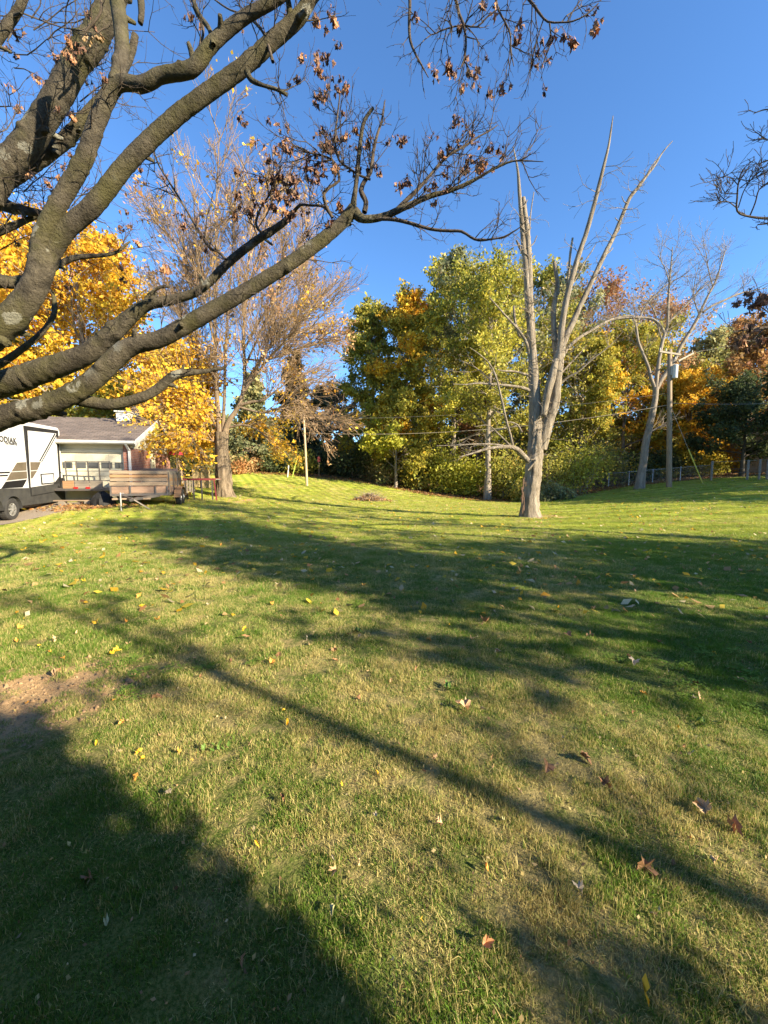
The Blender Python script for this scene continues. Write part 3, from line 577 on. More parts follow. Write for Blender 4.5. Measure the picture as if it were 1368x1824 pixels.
# ================================================================== TRACED TREES
def spline(pts, step):
    """pts: list (Vector, r) -> resampled catmull-rom"""
    P = [p for p, r in pts]; Rr = [r for p, r in pts]; out = []; ro = []
    P = [P[0] * 2 - P[1]] + P + [P[-1] * 2 - P[-2]]; Rr = [Rr[0]] + Rr + [Rr[-1]]
    for i in range(1, len(P) - 2):
        p0, p1, p2, p3 = P[i - 1:i + 3]; n = max(2, int((p2 - p1).length / step))
        for k in range(n):
            t = k / n; out.append(.5 * ((2 * p1) + (p2 - p0) * t + (2 * p0 - 5 * p1 + 4 * p2 - p3) * t * t + (3 * p1 - p0 - 3 * p2 + p3) * t ** 3)); ro.append(Rr[i] + (Rr[i + 1] - Rr[i]) * t)
    out.append(P[-2]); ro.append(Rr[-2]); return out, ro
def limb(name, pts, mat_, parent, step=.03, sides=20, rough=.05, wrinkle=True, seed=0, capend=False, bumps=0, ridge=0):
    """high resolution limb with collars, knobs and bark folds; parent origin subtracted"""
    o = parent.location; P, Rr = spline([(p - o, r) for p, r in pts], step); n = len(P); rng = random.Random(seed)
    acc = [0]
    for i in range(1, n): acc.append(acc[-1] + (P[i] - P[i - 1]).length)
    L = acc[-1]; folds = [(rng.uniform(0, L), rng.uniform(.007, .016), rng.uniform(.05, .17), rng.uniform(0, 2 * pi)) for _ in range(int(L / .30) if wrinkle else 0)]
    knobs = [(rng.uniform(0, L), rng.uniform(0, 2 * pi), rng.uniform(.15, .38), rng.uniform(.02, .045)) for _ in range(bumps)]
    PA = np.array([tuple(p) for p in P]); Tn = np.gradient(PA, axis=0); Tn /= np.linalg.norm(Tn, axis=1, keepdims=True)
    x = Vector(Tn[0]).orthogonal().normalized(); V = []; 
    for i in range(n):
        t = Vector(Tn[i]); x = (x - t * x.dot(t)).normalized(); y = t.cross(x); s = acc[i]; r = Rr[i]
        for j in range(sides):
            a = 2 * pi * j / sides; d = x * cos(a) + y * sin(a); q = P[i] + d * r
            k = 1 + rough * .9 * mnoise.noise(q * (.9 / max(r, .03))) + rough * .8 * mnoise.noise(q * (3.2 / max(r, .03))) + rough * .5 * mnoise.noise(q * (8 / max(r, .03)))
            if ridge: k += ridge * (abs(mnoise.noise(Vector((cos(a) * 3.2, sin(a) * 3.2, s * .9 + seed)))) * 2 - .5) + ridge * .5 * mnoise.noise(Vector((cos(a) * 8, sin(a) * 8, s * 2.5)))
            for s0, w_, am, a0 in folds:
                z = s - s0 - .25 * r * cos(a - a0)
                if abs(z) < 4 * w_: k += am * math.exp(-(z / w_) ** 2) * (.6 + .4 * cos(a - a0)) - am * .5 * math.exp(-((z - 1.6 * w_) / w_) ** 2)
            for s0, a0, am, w_ in knobs:
                if abs(s - s0) < .2:
                    da = (a - a0 + pi) % (2 * pi) - pi; k += am * math.exp(-((s - s0) / w_) ** 2 - (da * r / w_) ** 2)
            V.append(P[i] + d * r * k)
    F = [(i * sides + j, i * sides + (j + 1) % sides, (i + 1) * sides + (j + 1) % sides, (i + 1) * sides + j) for i in range(n - 1) for j in range(sides)]
    if capend:
        b0 = (n - 1) * sides; c = P[-1] + Vector(Tn[-1]) * Rr[-1] * .1; V += [c + (V[b0 + j] - c) * .55 + Vector((0, 0, rng.uniform(-.01, .01))) for j in range(sides)]
        F += [(b0 + j, b0 + (j + 1) % sides, b0 + sides + (j + 1) % sides, b0 + sides + j) for j in range(sides)]
        V += [c] * sides; F += [(b0 + sides + j, b0 + sides + (j + 1) % sides, b0 + 2 * sides + (j + 1) % sides, b0 + 2 * sides + j) for j in range(sides)]
    return mesh_np(name, np.array([tuple(v) for v in V]), F, mat_, True, None, parent)
def tr(lst, Y0, Y1=None):
    """pixel trace (px,py,width px) at depth Y0..Y1 -> [(world, radius)]"""
    Y1 = Y0 if Y1 is None else Y1; n = len(lst) - 1; out = []
    for i, (a, b, w) in enumerate(lst):
        Y = Y0 + (Y1 - Y0) * i / n; p = pix(a, b, Y); c = p - Vector((0, 0, CAMZ)); zc = c.y * cos(PITCH) - c.z * sin(PITCH)
        q0 = lst[max(i - 1, 0)]; q1 = lst[min(i + 1, n)]; nx_, ny_ = -(q1[1] - q0[1]), q1[0] - q0[0]; l = math.hypot(nx_, ny_) or 1; rx, ry = a - CX, b - CY; rr = math.hypot(rx, ry) or 1
        dt = (nx_ * rx + ny_ * ry) / l / rr; k = sqrt(dt * dt * (1 + rr * rr / FPX ** 2) + 1 - dt * dt)   # wide lens stretches widths away from its axis
        out.append((p, w / 2 / FPX * zc / k))
    return out

# ---- foreground maple
FM = thing('maple_tree', 'foreground maple whose mossy limbs reach in from the left edge', 'tree', (-5.0, 3.4, 0))
LIMBS = [
 # name, trace, depth0, depth1, bumps, capend
 ([(-300, 850, 95), (-150, 800, 62), (0, 745, 46), (77, 724, 42), (154, 686, 40), (225, 622, 38), (287, 603, 33), (358, 564, 33), (435, 520, 29), (512, 472, 27), (563, 436, 26), (604, 402, 24), (630, 374, 25)], 3.3, 3.3, 7, True),
 ([(-300, 730, 100), (-120, 702, 74), (0, 685, 50), (77, 660, 48), (154, 631, 41), (205, 589, 36), (256, 546, 25), (307, 534, 19), (358, 515, 17), (409, 466, 17), (460, 426, 16), (501, 400, 14), (522, 378, 11)], 3.8, 3.6, 5, True),
 ([(123, 706, 26), (160, 716, 22), (205, 720, 20), (266, 702, 19), (307, 671, 18), (330, 664, 15), (360, 662, 9), (400, 655, 4)], 3.35, 3.6, 2, False),
 ([(-250, 720, 110), (-110, 660, 82), (0, 582, 66), (36, 548, 60), (66, 500, 54), (80, 445, 58)], 3.1, 3.1, 3, False),
 ([(76, 470, 40), (72, 430, 40), (107, 358, 41), (148, 287, 39), (174, 215, 38), (207, 152, 38), (256, 150, 36), (287, 134, 36), (342, 122, 37), (379, 77, 34), (435, 31, 31), (491, 0, 27), (560, -50, 24), (650, -90, 20)], 3.1, 2.9, 7, False),
 ([(207, 152, 34), (216, 110, 29), (217, 70, 27), (213, 31, 27), (205, -20, 25), (190, -120, 22)], 3.02, 3.3, 2, False),
 ([(84, 460, 44), (118, 409, 43), (169, 363, 43), (230, 287, 40), (307, 213, 39), (358, 174, 39), (435, 118, 38), (486, 72, 37), (532, 31, 34), (562, -15, 28), (620, -90, 22), (720, -150, 16)], 3.15, 3.0, 8, False),
 ([(-160, 560, 90), (-70, 420, 80), (0, 312, 72), (51, 251, 66), (98, 179, 62), (134, 115, 62), (160, 80, 66), (190, 25, 60), (215, -30, 54), (250, -90, 46)], 4.1, 4.0, 9, False),
 ([(10, 335, 22), (51, 302, 30), (113, 252, 36), (160, 200, 30), (205, 148, 22), (232, 100, 17), (241, 62, 15)], 4.3, 4.3, 3, True),
 ([(-60, 150, 30), (0, 64, 26), (31, 20, 24), (50, -20, 20), (90, -90, 16)], 3.4, 3.4, 1, False),
 ([(-60, 330, 26), (0, 362, 24), (40, 374, 18), (78, 380, 12)], 4.4, 4.2, 1, True),
 ([(-60, 430, 24), (0, 411, 20), (40, 395, 14), (90, 374, 8), (140, 340, 5)], 4.2, 4.4, 1, False),
 ([(-60, 480, 26), (0, 500, 25), (41, 502, 22), (80, 486, 16), (130, 460, 12), (200, 452, 7), (232, 430, 4)], 4.0, 4.4, 1, False),
 ([(-60, 680, 20), (0, 648, 17), (41, 620, 14), (77, 589, 12), (97, 556, 11), (92, 520, 6), (70, 500, 4)], 4.1, 4.1, 2, False),
 ([(440, 128, 12), (448, 142, 10), (471, 153, 8), (490, 158, 8), (511, 169, 8)], 3.0, 3.0, 2, True),
 ([(256, 545, 9), (262, 530, 8), (281, 513, 7), (302, 510, 6)], 3.7, 3.7, 0, True),
 ([(628, 372, 12), (634, 330, 8), (639, 280, 8), (646, 225, 7), (655, 205, 7), (665, 192, 6)], 3.3, 3.25, 1, True),
 ([(630, 378, 22), (648, 390, 17), (684, 385, 15), (723, 368, 13), (763, 350, 11), (800, 340, 9), (830, 328, 8), (860, 312, 6), (886, 297, 5), (914, 287, 4), (945, 287, 2.5), (968, 288, 1.5)], 3.3, 3.15, 2, False),
 ([(655, 390, 9), (690, 390, 8), (718, 394, 8), (768, 408, 6.5), (800, 411, 6), (822, 412, 6), (838, 422, 5), (853, 428, 4.5), (875, 426, 4), (897, 422, 3.6), (912, 414, 3), (926, 405, 2), (938, 392, 1.4)], 3.28, 3.0, 1, False),
 ([(700, 380, 8), (722, 358, 8), (746, 335, 7), (768, 310, 6), (785, 290, 6), (800, 276, 5.5), (819, 265, 5), (840, 252, 4), (853, 243, 3.6), (872, 233, 3), (886, 223, 1.8)], 3.28, 3.4, 1, False),
 ([(649, 378, 10), (652, 360, 9), (643, 340, 9), (650, 322, 8), (660, 307, 7), (665, 270, 6), (672, 240, 5), (680, 215, 4), (683, 195, 3), (686, 178, 1.6)], 3.3, 3.35, 1, False),
 ([(592, 388, 6), (580, 365, 6), (577, 345, 6), (588, 333, 5.5), (604, 322, 5), (600, 300, 5), (592, 285, 4.5), (572, 277, 4), (545, 270, 3.2), (520, 256, 2.2)], 3.25, 3.2, 1, False),
 ([(524, 376, 8), (535, 365, 6), (552, 366, 5), (575, 368, 5), (590, 384, 5)], 3.6, 3.3, 0, False),
 ([(660, 320, 5), (640, 312, 5), (622, 300, 5), (605, 287, 4), (598, 262, 4), (597, 240, 4), (600, 215, 3.4), (603, 190, 3), (606, 165, 2)], 3.3, 3.2, 0, False),
 ([(470, 420, 5), (456, 400, 4.5), (464, 372, 4), (478, 350, 3.6), (490, 325, 3), (480, 308, 2)], 3.55, 3.4, 0, False),
 ([(402, 462, 5), (388, 448, 5), (372, 440, 4.5), (350, 405, 4), (325, 362, 3.6), (300, 322, 3.2), (285, 298, 3), (273, 272, 2)], 3.6, 3.9, 0, False),
 # overhead, hanging in from the top edge
 ([(650, -90, 14), (760, -80, 11), (860, -45, 9), (925, -15, 8), (948, 6, 7), (962, 25, 6), (976, 39, 5), (1000, 40, 4), (1020, 38, 3.6), (1045, 26, 3), (1066, 6, 2)], 2.9, 2.7, 1, False),
 ([(700, -84, 9), (725, -40, 7), (730, 0, 6), (729, 40, 5.5), (731, 73, 5), (742, 100, 4), (752, 118, 3), (763, 138, 2)], 2.85, 2.8, 1, False),
 ([(760, -80, 9), (800, -40, 7), (812, 0, 6), (818, 25, 5.5), (826, 45, 5), (830, 75, 4), (828, 100, 3), (820, 122, 2)], 2.85, 2.75, 1, False),
 ([(860, -45, 7), (880, -10, 5), (888, 18, 4.5), (900, 40, 4), (909, 62, 3.6), (910, 90, 3), (915, 118, 1.6)], 2.8, 2.7, 0, False),
 ([(828, 45, 4), (850, 48, 3.5), (868, 30, 3.2), (890, 14, 3)], 2.75, 2.7, 0, False),
 ([(825, 45, 4), (806, 48, 3.6), (785, 55, 3.2), (768, 62, 2.6), (757, 50, 1.8)], 2.8, 2.8, 0, False),
 ([(979, 42, 3.4), (981, 62, 3), (980, 80, 2.8), (972, 100, 2.2), (964, 124, 1.4)], 2.7, 2.7, 0, False),
 ([(340, 120, 6), (362, 60, 5), (352, 20, 5), (340, -20, 4)], 2.95, 3.1, 0, False),
 ([(380, 80, 9), (372, 50, 8), (350, 18, 8), (338, -30, 7)], 2.93, 3.0, 1, False),
 ([(486, 110, 6), (470, 60, 5), (440, 30, 4), (405, 15, 3.5), (370, -10, 3)], 3.0, 3.2, 0, False),
 ([(150, 60, 6), (180, 20, 6), (175, -20, 5)], 3.7, 3.7, 0, False),
 ([(230, -40, 14), (248, -10, 13), (252, 20, 12), (250, 42, 11)], 3.9, 3.9, 1, True),
]
for i, (tc, y0, y1, bp, ce) in enumerate(LIMBS):
    w = tc[len(tc) // 2][2]; big = w > 14
    limb('limb', tr(tc, y0, y1), B_FG if w > 6 else B_TWIG, FM, step=.022 if big else .03, sides=26 if w > 28 else (14 if big else 7), rough=.055 if big else .09, seed=300 + i, capend=ce, bumps=bp, wrinkle=w > 7)
rs = random.Random(17)
for i, (tc, y0, y1, bp, ce) in enumerate(LIMBS):
    if tc[len(tc) // 2][2] < 15: continue
    P_, R_ = spline(tr(tc, y0, y1), .03)
    for k in range(4 if len(P_) > 60 else 2):
        ii = rs.randint(int(len(P_) * .25), len(P_) - 8); t_ = (P_[ii + 1] - P_[ii]).normalized(); o_ = t_.orthogonal().normalized(); o_.rotate(Matrix.Rotation(rs.uniform(0, 6.28), 3, t_)); d_ = (o_ + t_ * .5).normalized(); r_ = R_[ii]; L_ = rs.uniform(.03, .09); rr = rs.uniform(.16, .32) * r_ + .004
        limb('stub', [(P_[ii] + d_ * r_ * .5, rr * 2.0), (P_[ii] + d_ * r_ * 1.02, rr * 1.35), (P_[ii] + d_ * (r_ + L_ * .6), rr), (P_[ii] + d_ * (r_ + L_), rr * .8)], B_FG, FM, step=.012, sides=9, rough=.15, wrinkle=False, seed=k, capend=True)
limb('trunk', [(Vector((-5.0, 3.4, -.2)), .48), (Vector((-5.0, 3.4, .1)), .40), (Vector((-4.98, 3.4, .7)), .34), (Vector((-4.9, 3.4, 1.3)), .33), (Vector((-4.75, 3.4, 1.9)), .33), (Vector((-4.5, 3.4, 2.6)), .26), (Vector((-4.3, 3.5, 3.6)), .2)], B_FG, FM, step=.06, sides=28, seed=5, bumps=4)
# big limb elbows join the trunk off frame
for k, (a, b, ra, rb) in enumerate(((Vector((-4.8, 3.4, 1.5)), pix(-285, 845, 3.3), .2, .23), (Vector((-4.7, 3.4, 2.0)), pix(-290, 729, 3.8), .2, .26), (Vector((-4.6, 3.4, 2.1)), pix(-240, 716, 3.1), .22, .25), (Vector((-4.4, 3.5, 3.0)), pix(-155, 550, 4.1), .22, .27), (Vector((-4.3, 3.5, 3.5)), pix(-58, 148, 3.4), .16, .08))):
    limb('limb', [(a, ra), (a.lerp(b, .5) + Vector((0, 0, -.05)), (ra + rb) / 2), (b, rb)], B_FG, FM, step=.06, sides=16, seed=60 + k)
# wound with torn bark on the big dead limb
WOOD = barkmat('torn heartwood', (.62, .42, .22), (.30, .19, .10), None, 0, 9, (1, 1, .4), .8, .02)
mb = MB(); rng = random.Random(4)
for k in range(9):
    a = pix(150 + k * 4.5 + rng.uniform(-3, 3), 80 - k * 1.5 + rng.uniform(-8, 4), 3.84); b_ = pix(158 + k * 3.5 + rng.uniform(-4, 4), 62 + rng.uniform(-6, 14), 3.84)
    mb.beam(a - FM.location, b_ - FM.location, rng.uniform(.02, .05), rng.uniform(.01, .03))
mb.build('torn_wood', WOOD, FM, bevel=.004)
# twigs
TB = Tubes(); tipsF = []
def twig(p, d, L, r, lev, rng, up=.05, wig=.16, maxlev=3):
    n = 5; pts, de = wander(p, d, L, n, rng, wig, up); rad = [max(r * (1 - .55 * i / (n - 1)), .0011) for i in range(n)]
    TB.add(pts, rad, 5 if r > .004 else 4, cap=True)
    e = pts[-1]
    if lev >= maxlev: tipsF.append((pts[-1], de)); return
    k = rng.choice((2, 2, 3)) if L > .12 else 1
    for i in range(k):
        t = (i + .6 + rng.random() * .3) / k; f = min(t, .98) * (n - 1); ii = int(f); q = pts[ii].lerp(pts[ii + 1], f - ii); b_ = (pts[ii + 1] - pts[ii]).normalized()
        axx = b_.orthogonal().normalized(); axx.rotate(Matrix.Rotation(rng.uniform(0, 2 * pi), 3, b_)); pair = (1, -1) if rng.random() < .55 else (rng.choice((1, -1)),)
        for s in pair:
            an = rng.uniform(.5, .95); nd = b_ * cos(an) + axx * s * sin(an)
            twig(q, nd, L * rng.uniform(.4, .7), r * .62, lev + 1, rng, up, wig, maxlev)
    tipsF.append((pts[-1], de))
rt = random.Random(99)
def twigs_along(lst, y0, y1, n, Lr, up=.06, lev=1, t0=0.1, t1=1.0, bias=None):
    P, _ = spline(tr(lst, y0, y1), .03)
    for k in range(n):
        f = (t0 + (t1 - t0) * rt.random()) * (len(P) - 2); i = int(f); q = P[i]; b_ = (P[i + 1] - P[i]).normalized(); ax = b_.orthogonal().normalized(); ax.rotate(Matrix.Rotation(rt.uniform(0, 2 * pi), 3, b_))
        d = b_ * .6 + ax; d += Vector(bias) if bias else Vector((0, 0, .3)); L = rt.uniform(*Lr); twig(q, d, L, .0028 + L * .006, lev, rt, up)
spec = {4: (9, (.12, .4), .3, 1), 3: (5, (.15, .4), .3, 1), 5: (4, (.1, .3), .3, 1), 1: (8, (.1, .35), .5, 1), 6: (14, (.12, .42), .1, 1), 17: (26, (.12, .38), .15, 1), 18: (9, (.08, .25), .3, 1), 19: (16, (.1, .3), .3, 1), 20: (14, (.1, .28), .3, 1), 21: (18, (.12, .32), .1, 1), 22: (8, (.1, .3), .0, 1),
        23: (18, (.1, .3), .1, 1), 24: (12, (.15, .35), .1, 1), 25: (16, (.15, .4), .0, 1), 0: (14, (.12, .4), .6, 1), 2: (6, (.15, .35), .6, 1), 26: (12, (.1, .3), .45, 1), 27: (6, (.06, .16), .4, 1), 28: (12, (.1, .25), .3, 1), 29: (8, (.08, .2), .3, 1), 30: (6, (.08, .2), 0, 1), 31: (8, (.08, .2), .2, 1),
        32: (7, (.06, .16), .1, 1), 33: (6, (.1, .3), .2, 1), 35: (8, (.1, .3), .2, 1), 36: (4, (.15, .4), 0, 1), 11: (8, (.2, .5), .3, 1), 12: (8, (.2, .5), .4, 1), 13: (8, (.2, .5), .3, 1), 7: (12, (.3, .7), .3, 1), 9: (10, (.3, .6), .1, 1), 10: (6, (.2, .5), .3, 1), 8: (6, (.2, .4), .3, 1), 14: (7, (.1, .28), .3, 1)}
for i, (n_, Lr, t0, t1) in spec.items():
    tc, y0, y1 = LIMBS[i][0], LIMBS[i][1], LIMBS[i][2]
    twigs_along(tc, y0, y1, n_, Lr, t0=t0, t1=t1, bias=(0, 0, -.6) if i in (27, 28, 29, 31, 32) else None, up=-.03 if 26 <= i <= 32 else .06)
# the spray of twigs on the far left
for k in range(34):
    p = pix(rt.uniform(-30, 150), rt.uniform(20, 480), 4.6); twig(p, Vector((rt.uniform(-.2, 1), rt.uniform(-.3, .3), rt.uniform(-.3, 1))), rt.uniform(.4, .85), .0065, 1, rt)
for v in TB.g.values():
    for j, (pp, rr) in enumerate(v): v[j] = ([tuple(Vector(p) - FM.location) for p in pp], rr)
TB.build('twigs', B_TWIG, FM)['kind'] = 'stuff'

# leaf shape (maple), local plane XY, tip along +Y, petiole at origin
MAPLE = [(0, 0), (.18, .06), (.42, -.02), (.36, .16), (.62, .34), (.44, .40), (.50, .62), (.24, .52), (.20, .72), (0, 1.0)]
MAPLE = MAPLE + [(-x, y) for x, y in MAPLE[-2:0:-1]]
OVAL = [(0, 0), (.16, .15), (.25, .38), (.24, .6), (.13, .85), (0, 1.0)]; OVAL = OVAL + [(-x, y) for x, y in OVAL[-2:0:-1]]
SLIM = [(0, 0), (.07, .15), (.11, .4), (.09, .7), (0, 1.0)]; SLIM = SLIM + [(-x, y) for x, y in SLIM[-2:0:-1]]
def leaf_geo(outline, size, fold, curl, rng, crumple=.06):
    pts = [(0, .12, 0), (0, .5, 0)]; ring = []
    V = [Vector((0, .35, 0))] + [Vector((x, y, 0)) for x, y in outline]
    for v in V[1:]: v += Vector((rng.gauss(0, .015), rng.gauss(0, .015), rng.gauss(0, crumple)))
    out = []
    for v in V:
        x = v.x; z = v.z + abs(x) * sin(fold); x = x * cos(fold); y = v.y
        th = curl * y
        if abs(curl) > .05: yy = sin(th) / curl; zz = (1 - cos(th)) / curl; z2 = z * cos(th) + zz; y2 = yy - z * sin(th)
        else: y2, z2 = y, z
        out.append(Vector((x, y2, z2)) * size)
    n = len(outline); F = [(0, 1 + i, 1 + (i + 1) % n) for i in range(n)]
    return out, F
DRYB = mat('dead curled leaf', (.20, .105, .06), (.11, .06, .04), 40, .75)
DRYO = mat('dead orange leaf', (.42, .22, .10), (.26, .13, .07), 40, .75)
CL = []
for k in range(8):
    rng = random.Random(500 + k); mb = MB(); n_ = rng.choice((3, 4, 5, 6))
    for j in range(n_):
        v, f = leaf_geo(MAPLE, rng.uniform(.04, .062), rng.uniform(1.0, 1.4), rng.uniform(.6, 1.9) * rng.choice((1, -1)), rng, .08)
        M = Matrix.Rotation(rng.uniform(0, 2 * pi), 4, 'Z') @ Matrix.Rotation(-pi / 2 + rng.gauss(0, .28), 4, 'X'); off = Vector((rng.gauss(0, .016), rng.gauss(0, .016), rng.uniform(-.05, -.02)))
        mb.poly([M @ p + off for p in v], f); mb.beam((0, 0, 0), off, .0015, .0015)
    me = bpy.data.meshes.new('leaf_cluster'); me.from_pydata(mb.v, [], mb.f); me.materials.append(DRYO if k in (0, 5) else DRYB); CL.append(me)
cand = [t for t in tipsF]; rt.shuffle(cand)
zones = [(380, 170, 700, 420, .50), (690, 200, 900, 360, .33), (500, 0, 640, 170, .95), (740, 0, 1090, 160, .32), (230, 250, 420, 480, .35), (0, 0, 240, 520, .3), (240, 0, 500, 160, .2)]
def topx(p):
    d = p - Vector((0, 0, CAMZ)); f_ = d.y * cos(PITCH) - d.z * sin(PITCH); u_ = d.y * sin(PITCH) + d.z * cos(PITCH)
    return CX + FPX * d.x / f_, CY - FPX * u_ / f_
placed = 0
def cluster(p, s=1.0):
    global placed
    o = bpy.data.objects.new('leaf_cluster', rt.choice(CL)); o.location = p - FM.location; o.rotation_euler = (rt.gauss(0, .15), rt.gauss(0, .15), rt.uniform(0, 6.28)); o.scale = (s, s, s); link(o, FM); placed += 1
for p, d in cand:
    if placed > 210: break
    x, y = topx(p)
    for a, b_, c, e, pr in zones:
        if a < x < c and b_ < y < e:
            if rt.random() < pr: cluster(p, rt.uniform(.65, 1.05))
            break
for a, b_, n_, sx, sy in ((500, 345, 22, 22, 20), (572, 65, 10, 26, 30), (490, 262, 7, 10, 18), (718, 240, 5, 8, 8), (812, 125, 6, 14, 7), (1060, 18, 2, 6, 12), (120, 75, 6, 16, 20), (522, 140, 3, 8, 8), (590, 115, 5, 10, 22), (820, 225, 4, 6, 10), (715, 320, 5, 8, 10)):
    for k in range(n_): cluster(pix(a + rt.gauss(0, sx), b_ + rt.gauss(0, sy), 3.3 + rt.gauss(0, .08) if a < 900 else 2.75), rt.uniform(.6, .95))

# ---- dead tree
dz = 14.8
DT = thing('dead_tree', 'tall dead barkless tree standing alone on the lawn', 'tree', DEADB)
def dl(lst, name='limb', y0=dz, y1=None, **k):
    k.setdefault('step', .12); k.setdefault('sides', 10); k.setdefault('rough', .07)
    return limb(name, [(p, r * (.82 if name == 'trunk' else (.82 if lst[0][2] > 13 else .52))) for p, r in tr(lst, y0, y1)], B_DEAD, DT, wrinkle=False, **k)
dl([(946, 930, 62), (945, 921, 50), (944, 905, 40), (946, 880, 36), (949, 850, 37), (952, 815, 36), (955, 785, 32), (958, 760, 26), (960, 735, 8)], 'trunk', sides=40, step=.07, rough=.10, bumps=5, ridge=.12)
dl([(951, 800, 24), (952, 760, 27), (953, 720, 27), (951, 680, 25), (949, 640, 20), (945, 590, 17), (941, 540, 15), (937, 480, 13), (932, 430, 11), (929, 390, 10), (925, 340, 8), (923, 310, 6), (919, 285, 4), (914, 262, 2)], sides=14)
dl([(948, 650, 14), (948, 600, 15), (945, 548, 14), (943, 490, 14), (941, 440, 13), (938, 403, 12), (934, 372, 11), (932, 352, 10)], capend=True)
dl([(963, 800, 28), (970, 770, 29), (979, 742, 26), (987, 715, 26), (990, 681, 25), (993, 650, 26), (997, 625, 22)], sides=14, y1=14.6)
dl([(968, 740, 14), (975, 700, 18), (983, 672, 18), (990, 640, 14)], y0=14.5)
dl([(992, 640, 16), (989, 610, 15), (986, 573, 12), (987, 543, 11), (993, 509, 10), (990, 485, 9), (987, 467, 8)], capend=True)
dl([(996, 630, 17), (999, 596, 15), (1004, 560, 14), (1012, 520, 13), (1021, 487, 12), (1032, 450, 11), (1043, 419, 10), (1052, 388, 10), (1060, 358, 9), (1069, 322, 8), (1077, 290, 7), (1084, 260, 5), (1088, 234, 4), (1092, 206, 1.5)], y0=14.6, y1=14.2)
dl([(998, 630, 15), (1008, 600, 14), (1020, 575, 13), (1032, 548, 12), (1049, 512, 11), (1066, 476, 10), (1080, 447, 10), (1094, 419, 9), (1108, 385, 8), (1122, 352, 8), (1135, 336, 7), (1145, 322, 7), (1156, 308, 5), (1167, 294, 4), (1180, 272, 3), (1198, 251, 1.5)], y0=14.6, y1=14.9)
dl([(1146, 322, 4), (1160, 297, 3.4), (1174, 280, 3), (1187, 263, 2)], y0=14.85)
dl([(1008, 545, 9), (1010, 520, 9), (1013, 487, 9), (1016, 450, 8), (1020, 424, 7)], y0=14.7, capend=True)
dl([(1012, 520, 5), (1028, 492, 4.5), (1043, 464, 4), (1055, 446, 3.4), (1063, 431, 2)])
dl([(1000, 640, 13), (1010, 622, 11), (1030, 603, 10), (1056, 587, 9), (1085, 571, 7), (1112, 563, 5), (1130, 562, 3)], y1=16)
dl([(993, 672, 8), (1004, 660, 7), (1018, 645, 6), (1032, 630, 4), (1045, 615, 2)])
dl([(992, 690, 9), (1010, 673, 8), (1030, 662, 6), (1055, 640, 5), (1085, 617, 3), (1110, 590, 1.6)], y1=14)
dl([(950, 700, 12), (935, 692, 12), (915, 688, 10), (896, 686, 8), (852, 683, 6), (830, 685, 4), (807, 684, 2)], y1=14)
dl([(952, 690, 11), (946, 672, 10), (926, 664, 9), (910, 661, 8), (896, 661, 6), (886, 658, 3)], y1=14.4)
dl([(950, 830, 14), (935, 815, 13), (920, 800, 12), (905, 796, 9), (885, 797, 7), (866, 800, 6), (840, 808, 4), (818, 814, 2)], y1=13.6)
dl([(905, 796, 8), (885, 792, 6), (850, 791, 5), (815, 793, 4), (778, 794, 2)], y0=14.4, y1=13.8)
dl([(914, 796, 9), (908, 770, 8), (902, 749, 8), (896, 722, 8), (890, 696, 7), (883, 670, 6), (872, 648, 5), (855, 632, 4), (837, 619, 2)], y0=14.4, y1=14)
dl([(930, 770, 6), (922, 757, 6), (910, 752, 5), (900, 753, 3)], y0=14.3)
dl([(944, 640, 12), (938, 612, 11), (925, 590, 10), (912, 575, 8), (900, 562, 7), (888, 548, 6), (872, 530, 4)], y1=14.2)
dl([(926, 600, 9), (919, 580, 9), (916, 562, 9), (915, 545, 8)], capend=True)
dl([(938, 468, 9), (933, 455, 9), (926, 442, 8), (920, 428, 7)], capend=True)
dl([(943, 420, 5), (944, 400, 4.5), (946, 375, 4), (951, 342, 3)], capend=True)
dl([(915, 800, 6), (890, 775, 5), (870, 758, 4), (845, 760, 2)], y0=14.3)
dl([(955, 820, 9), (940, 838, 5)], y0=14.5)
tb = Tubes(); rng = random.Random(12); tp_ = []
cfg = dict(levels=2, kids=(4,), wig=.28, up=.02, ang=(.5, 1.1), rmin=.006)
for lst, n_ in (([(951, 830), (952, 760), (950, 680), (945, 590), (938, 500), (926, 380)], 46), ([(965, 800), (985, 720), (993, 650), (1004, 560), (1043, 419), (1077, 290)], 34), ([(1008, 600), (1066, 476), (1122, 352), (1165, 296)], 20),
                ([(935, 692), (852, 683)], 8), ([(905, 796), (800, 794)], 12), ([(902, 749), (872, 648)], 8), ([(1000, 640), (1085, 571)], 12), ([(1010, 673), (1085, 617)], 10), ([(866, 800), (820, 812)], 7)):
    for k in range(n_):
        t = rng.random() * (len(lst) - 1); i = int(t); a, b_ = lst[i], lst[i + 1]; q = pix(a[0] + (b_[0] - a[0]) * (t - i), a[1] + (b_[1] - a[1]) * (t - i), dz - .15) - DEADB
        d = Vector((rng.choice((-1, 1)) * rng.uniform(.4, 1), rng.uniform(-.8, .2), rng.uniform(-.2, .8))); grow(tb, q, d, rng.uniform(.25, .95), .014, 1, cfg, rng, tp_)
tb.build('twigs', B_DEAD, DT)['kind'] = 'stuff'
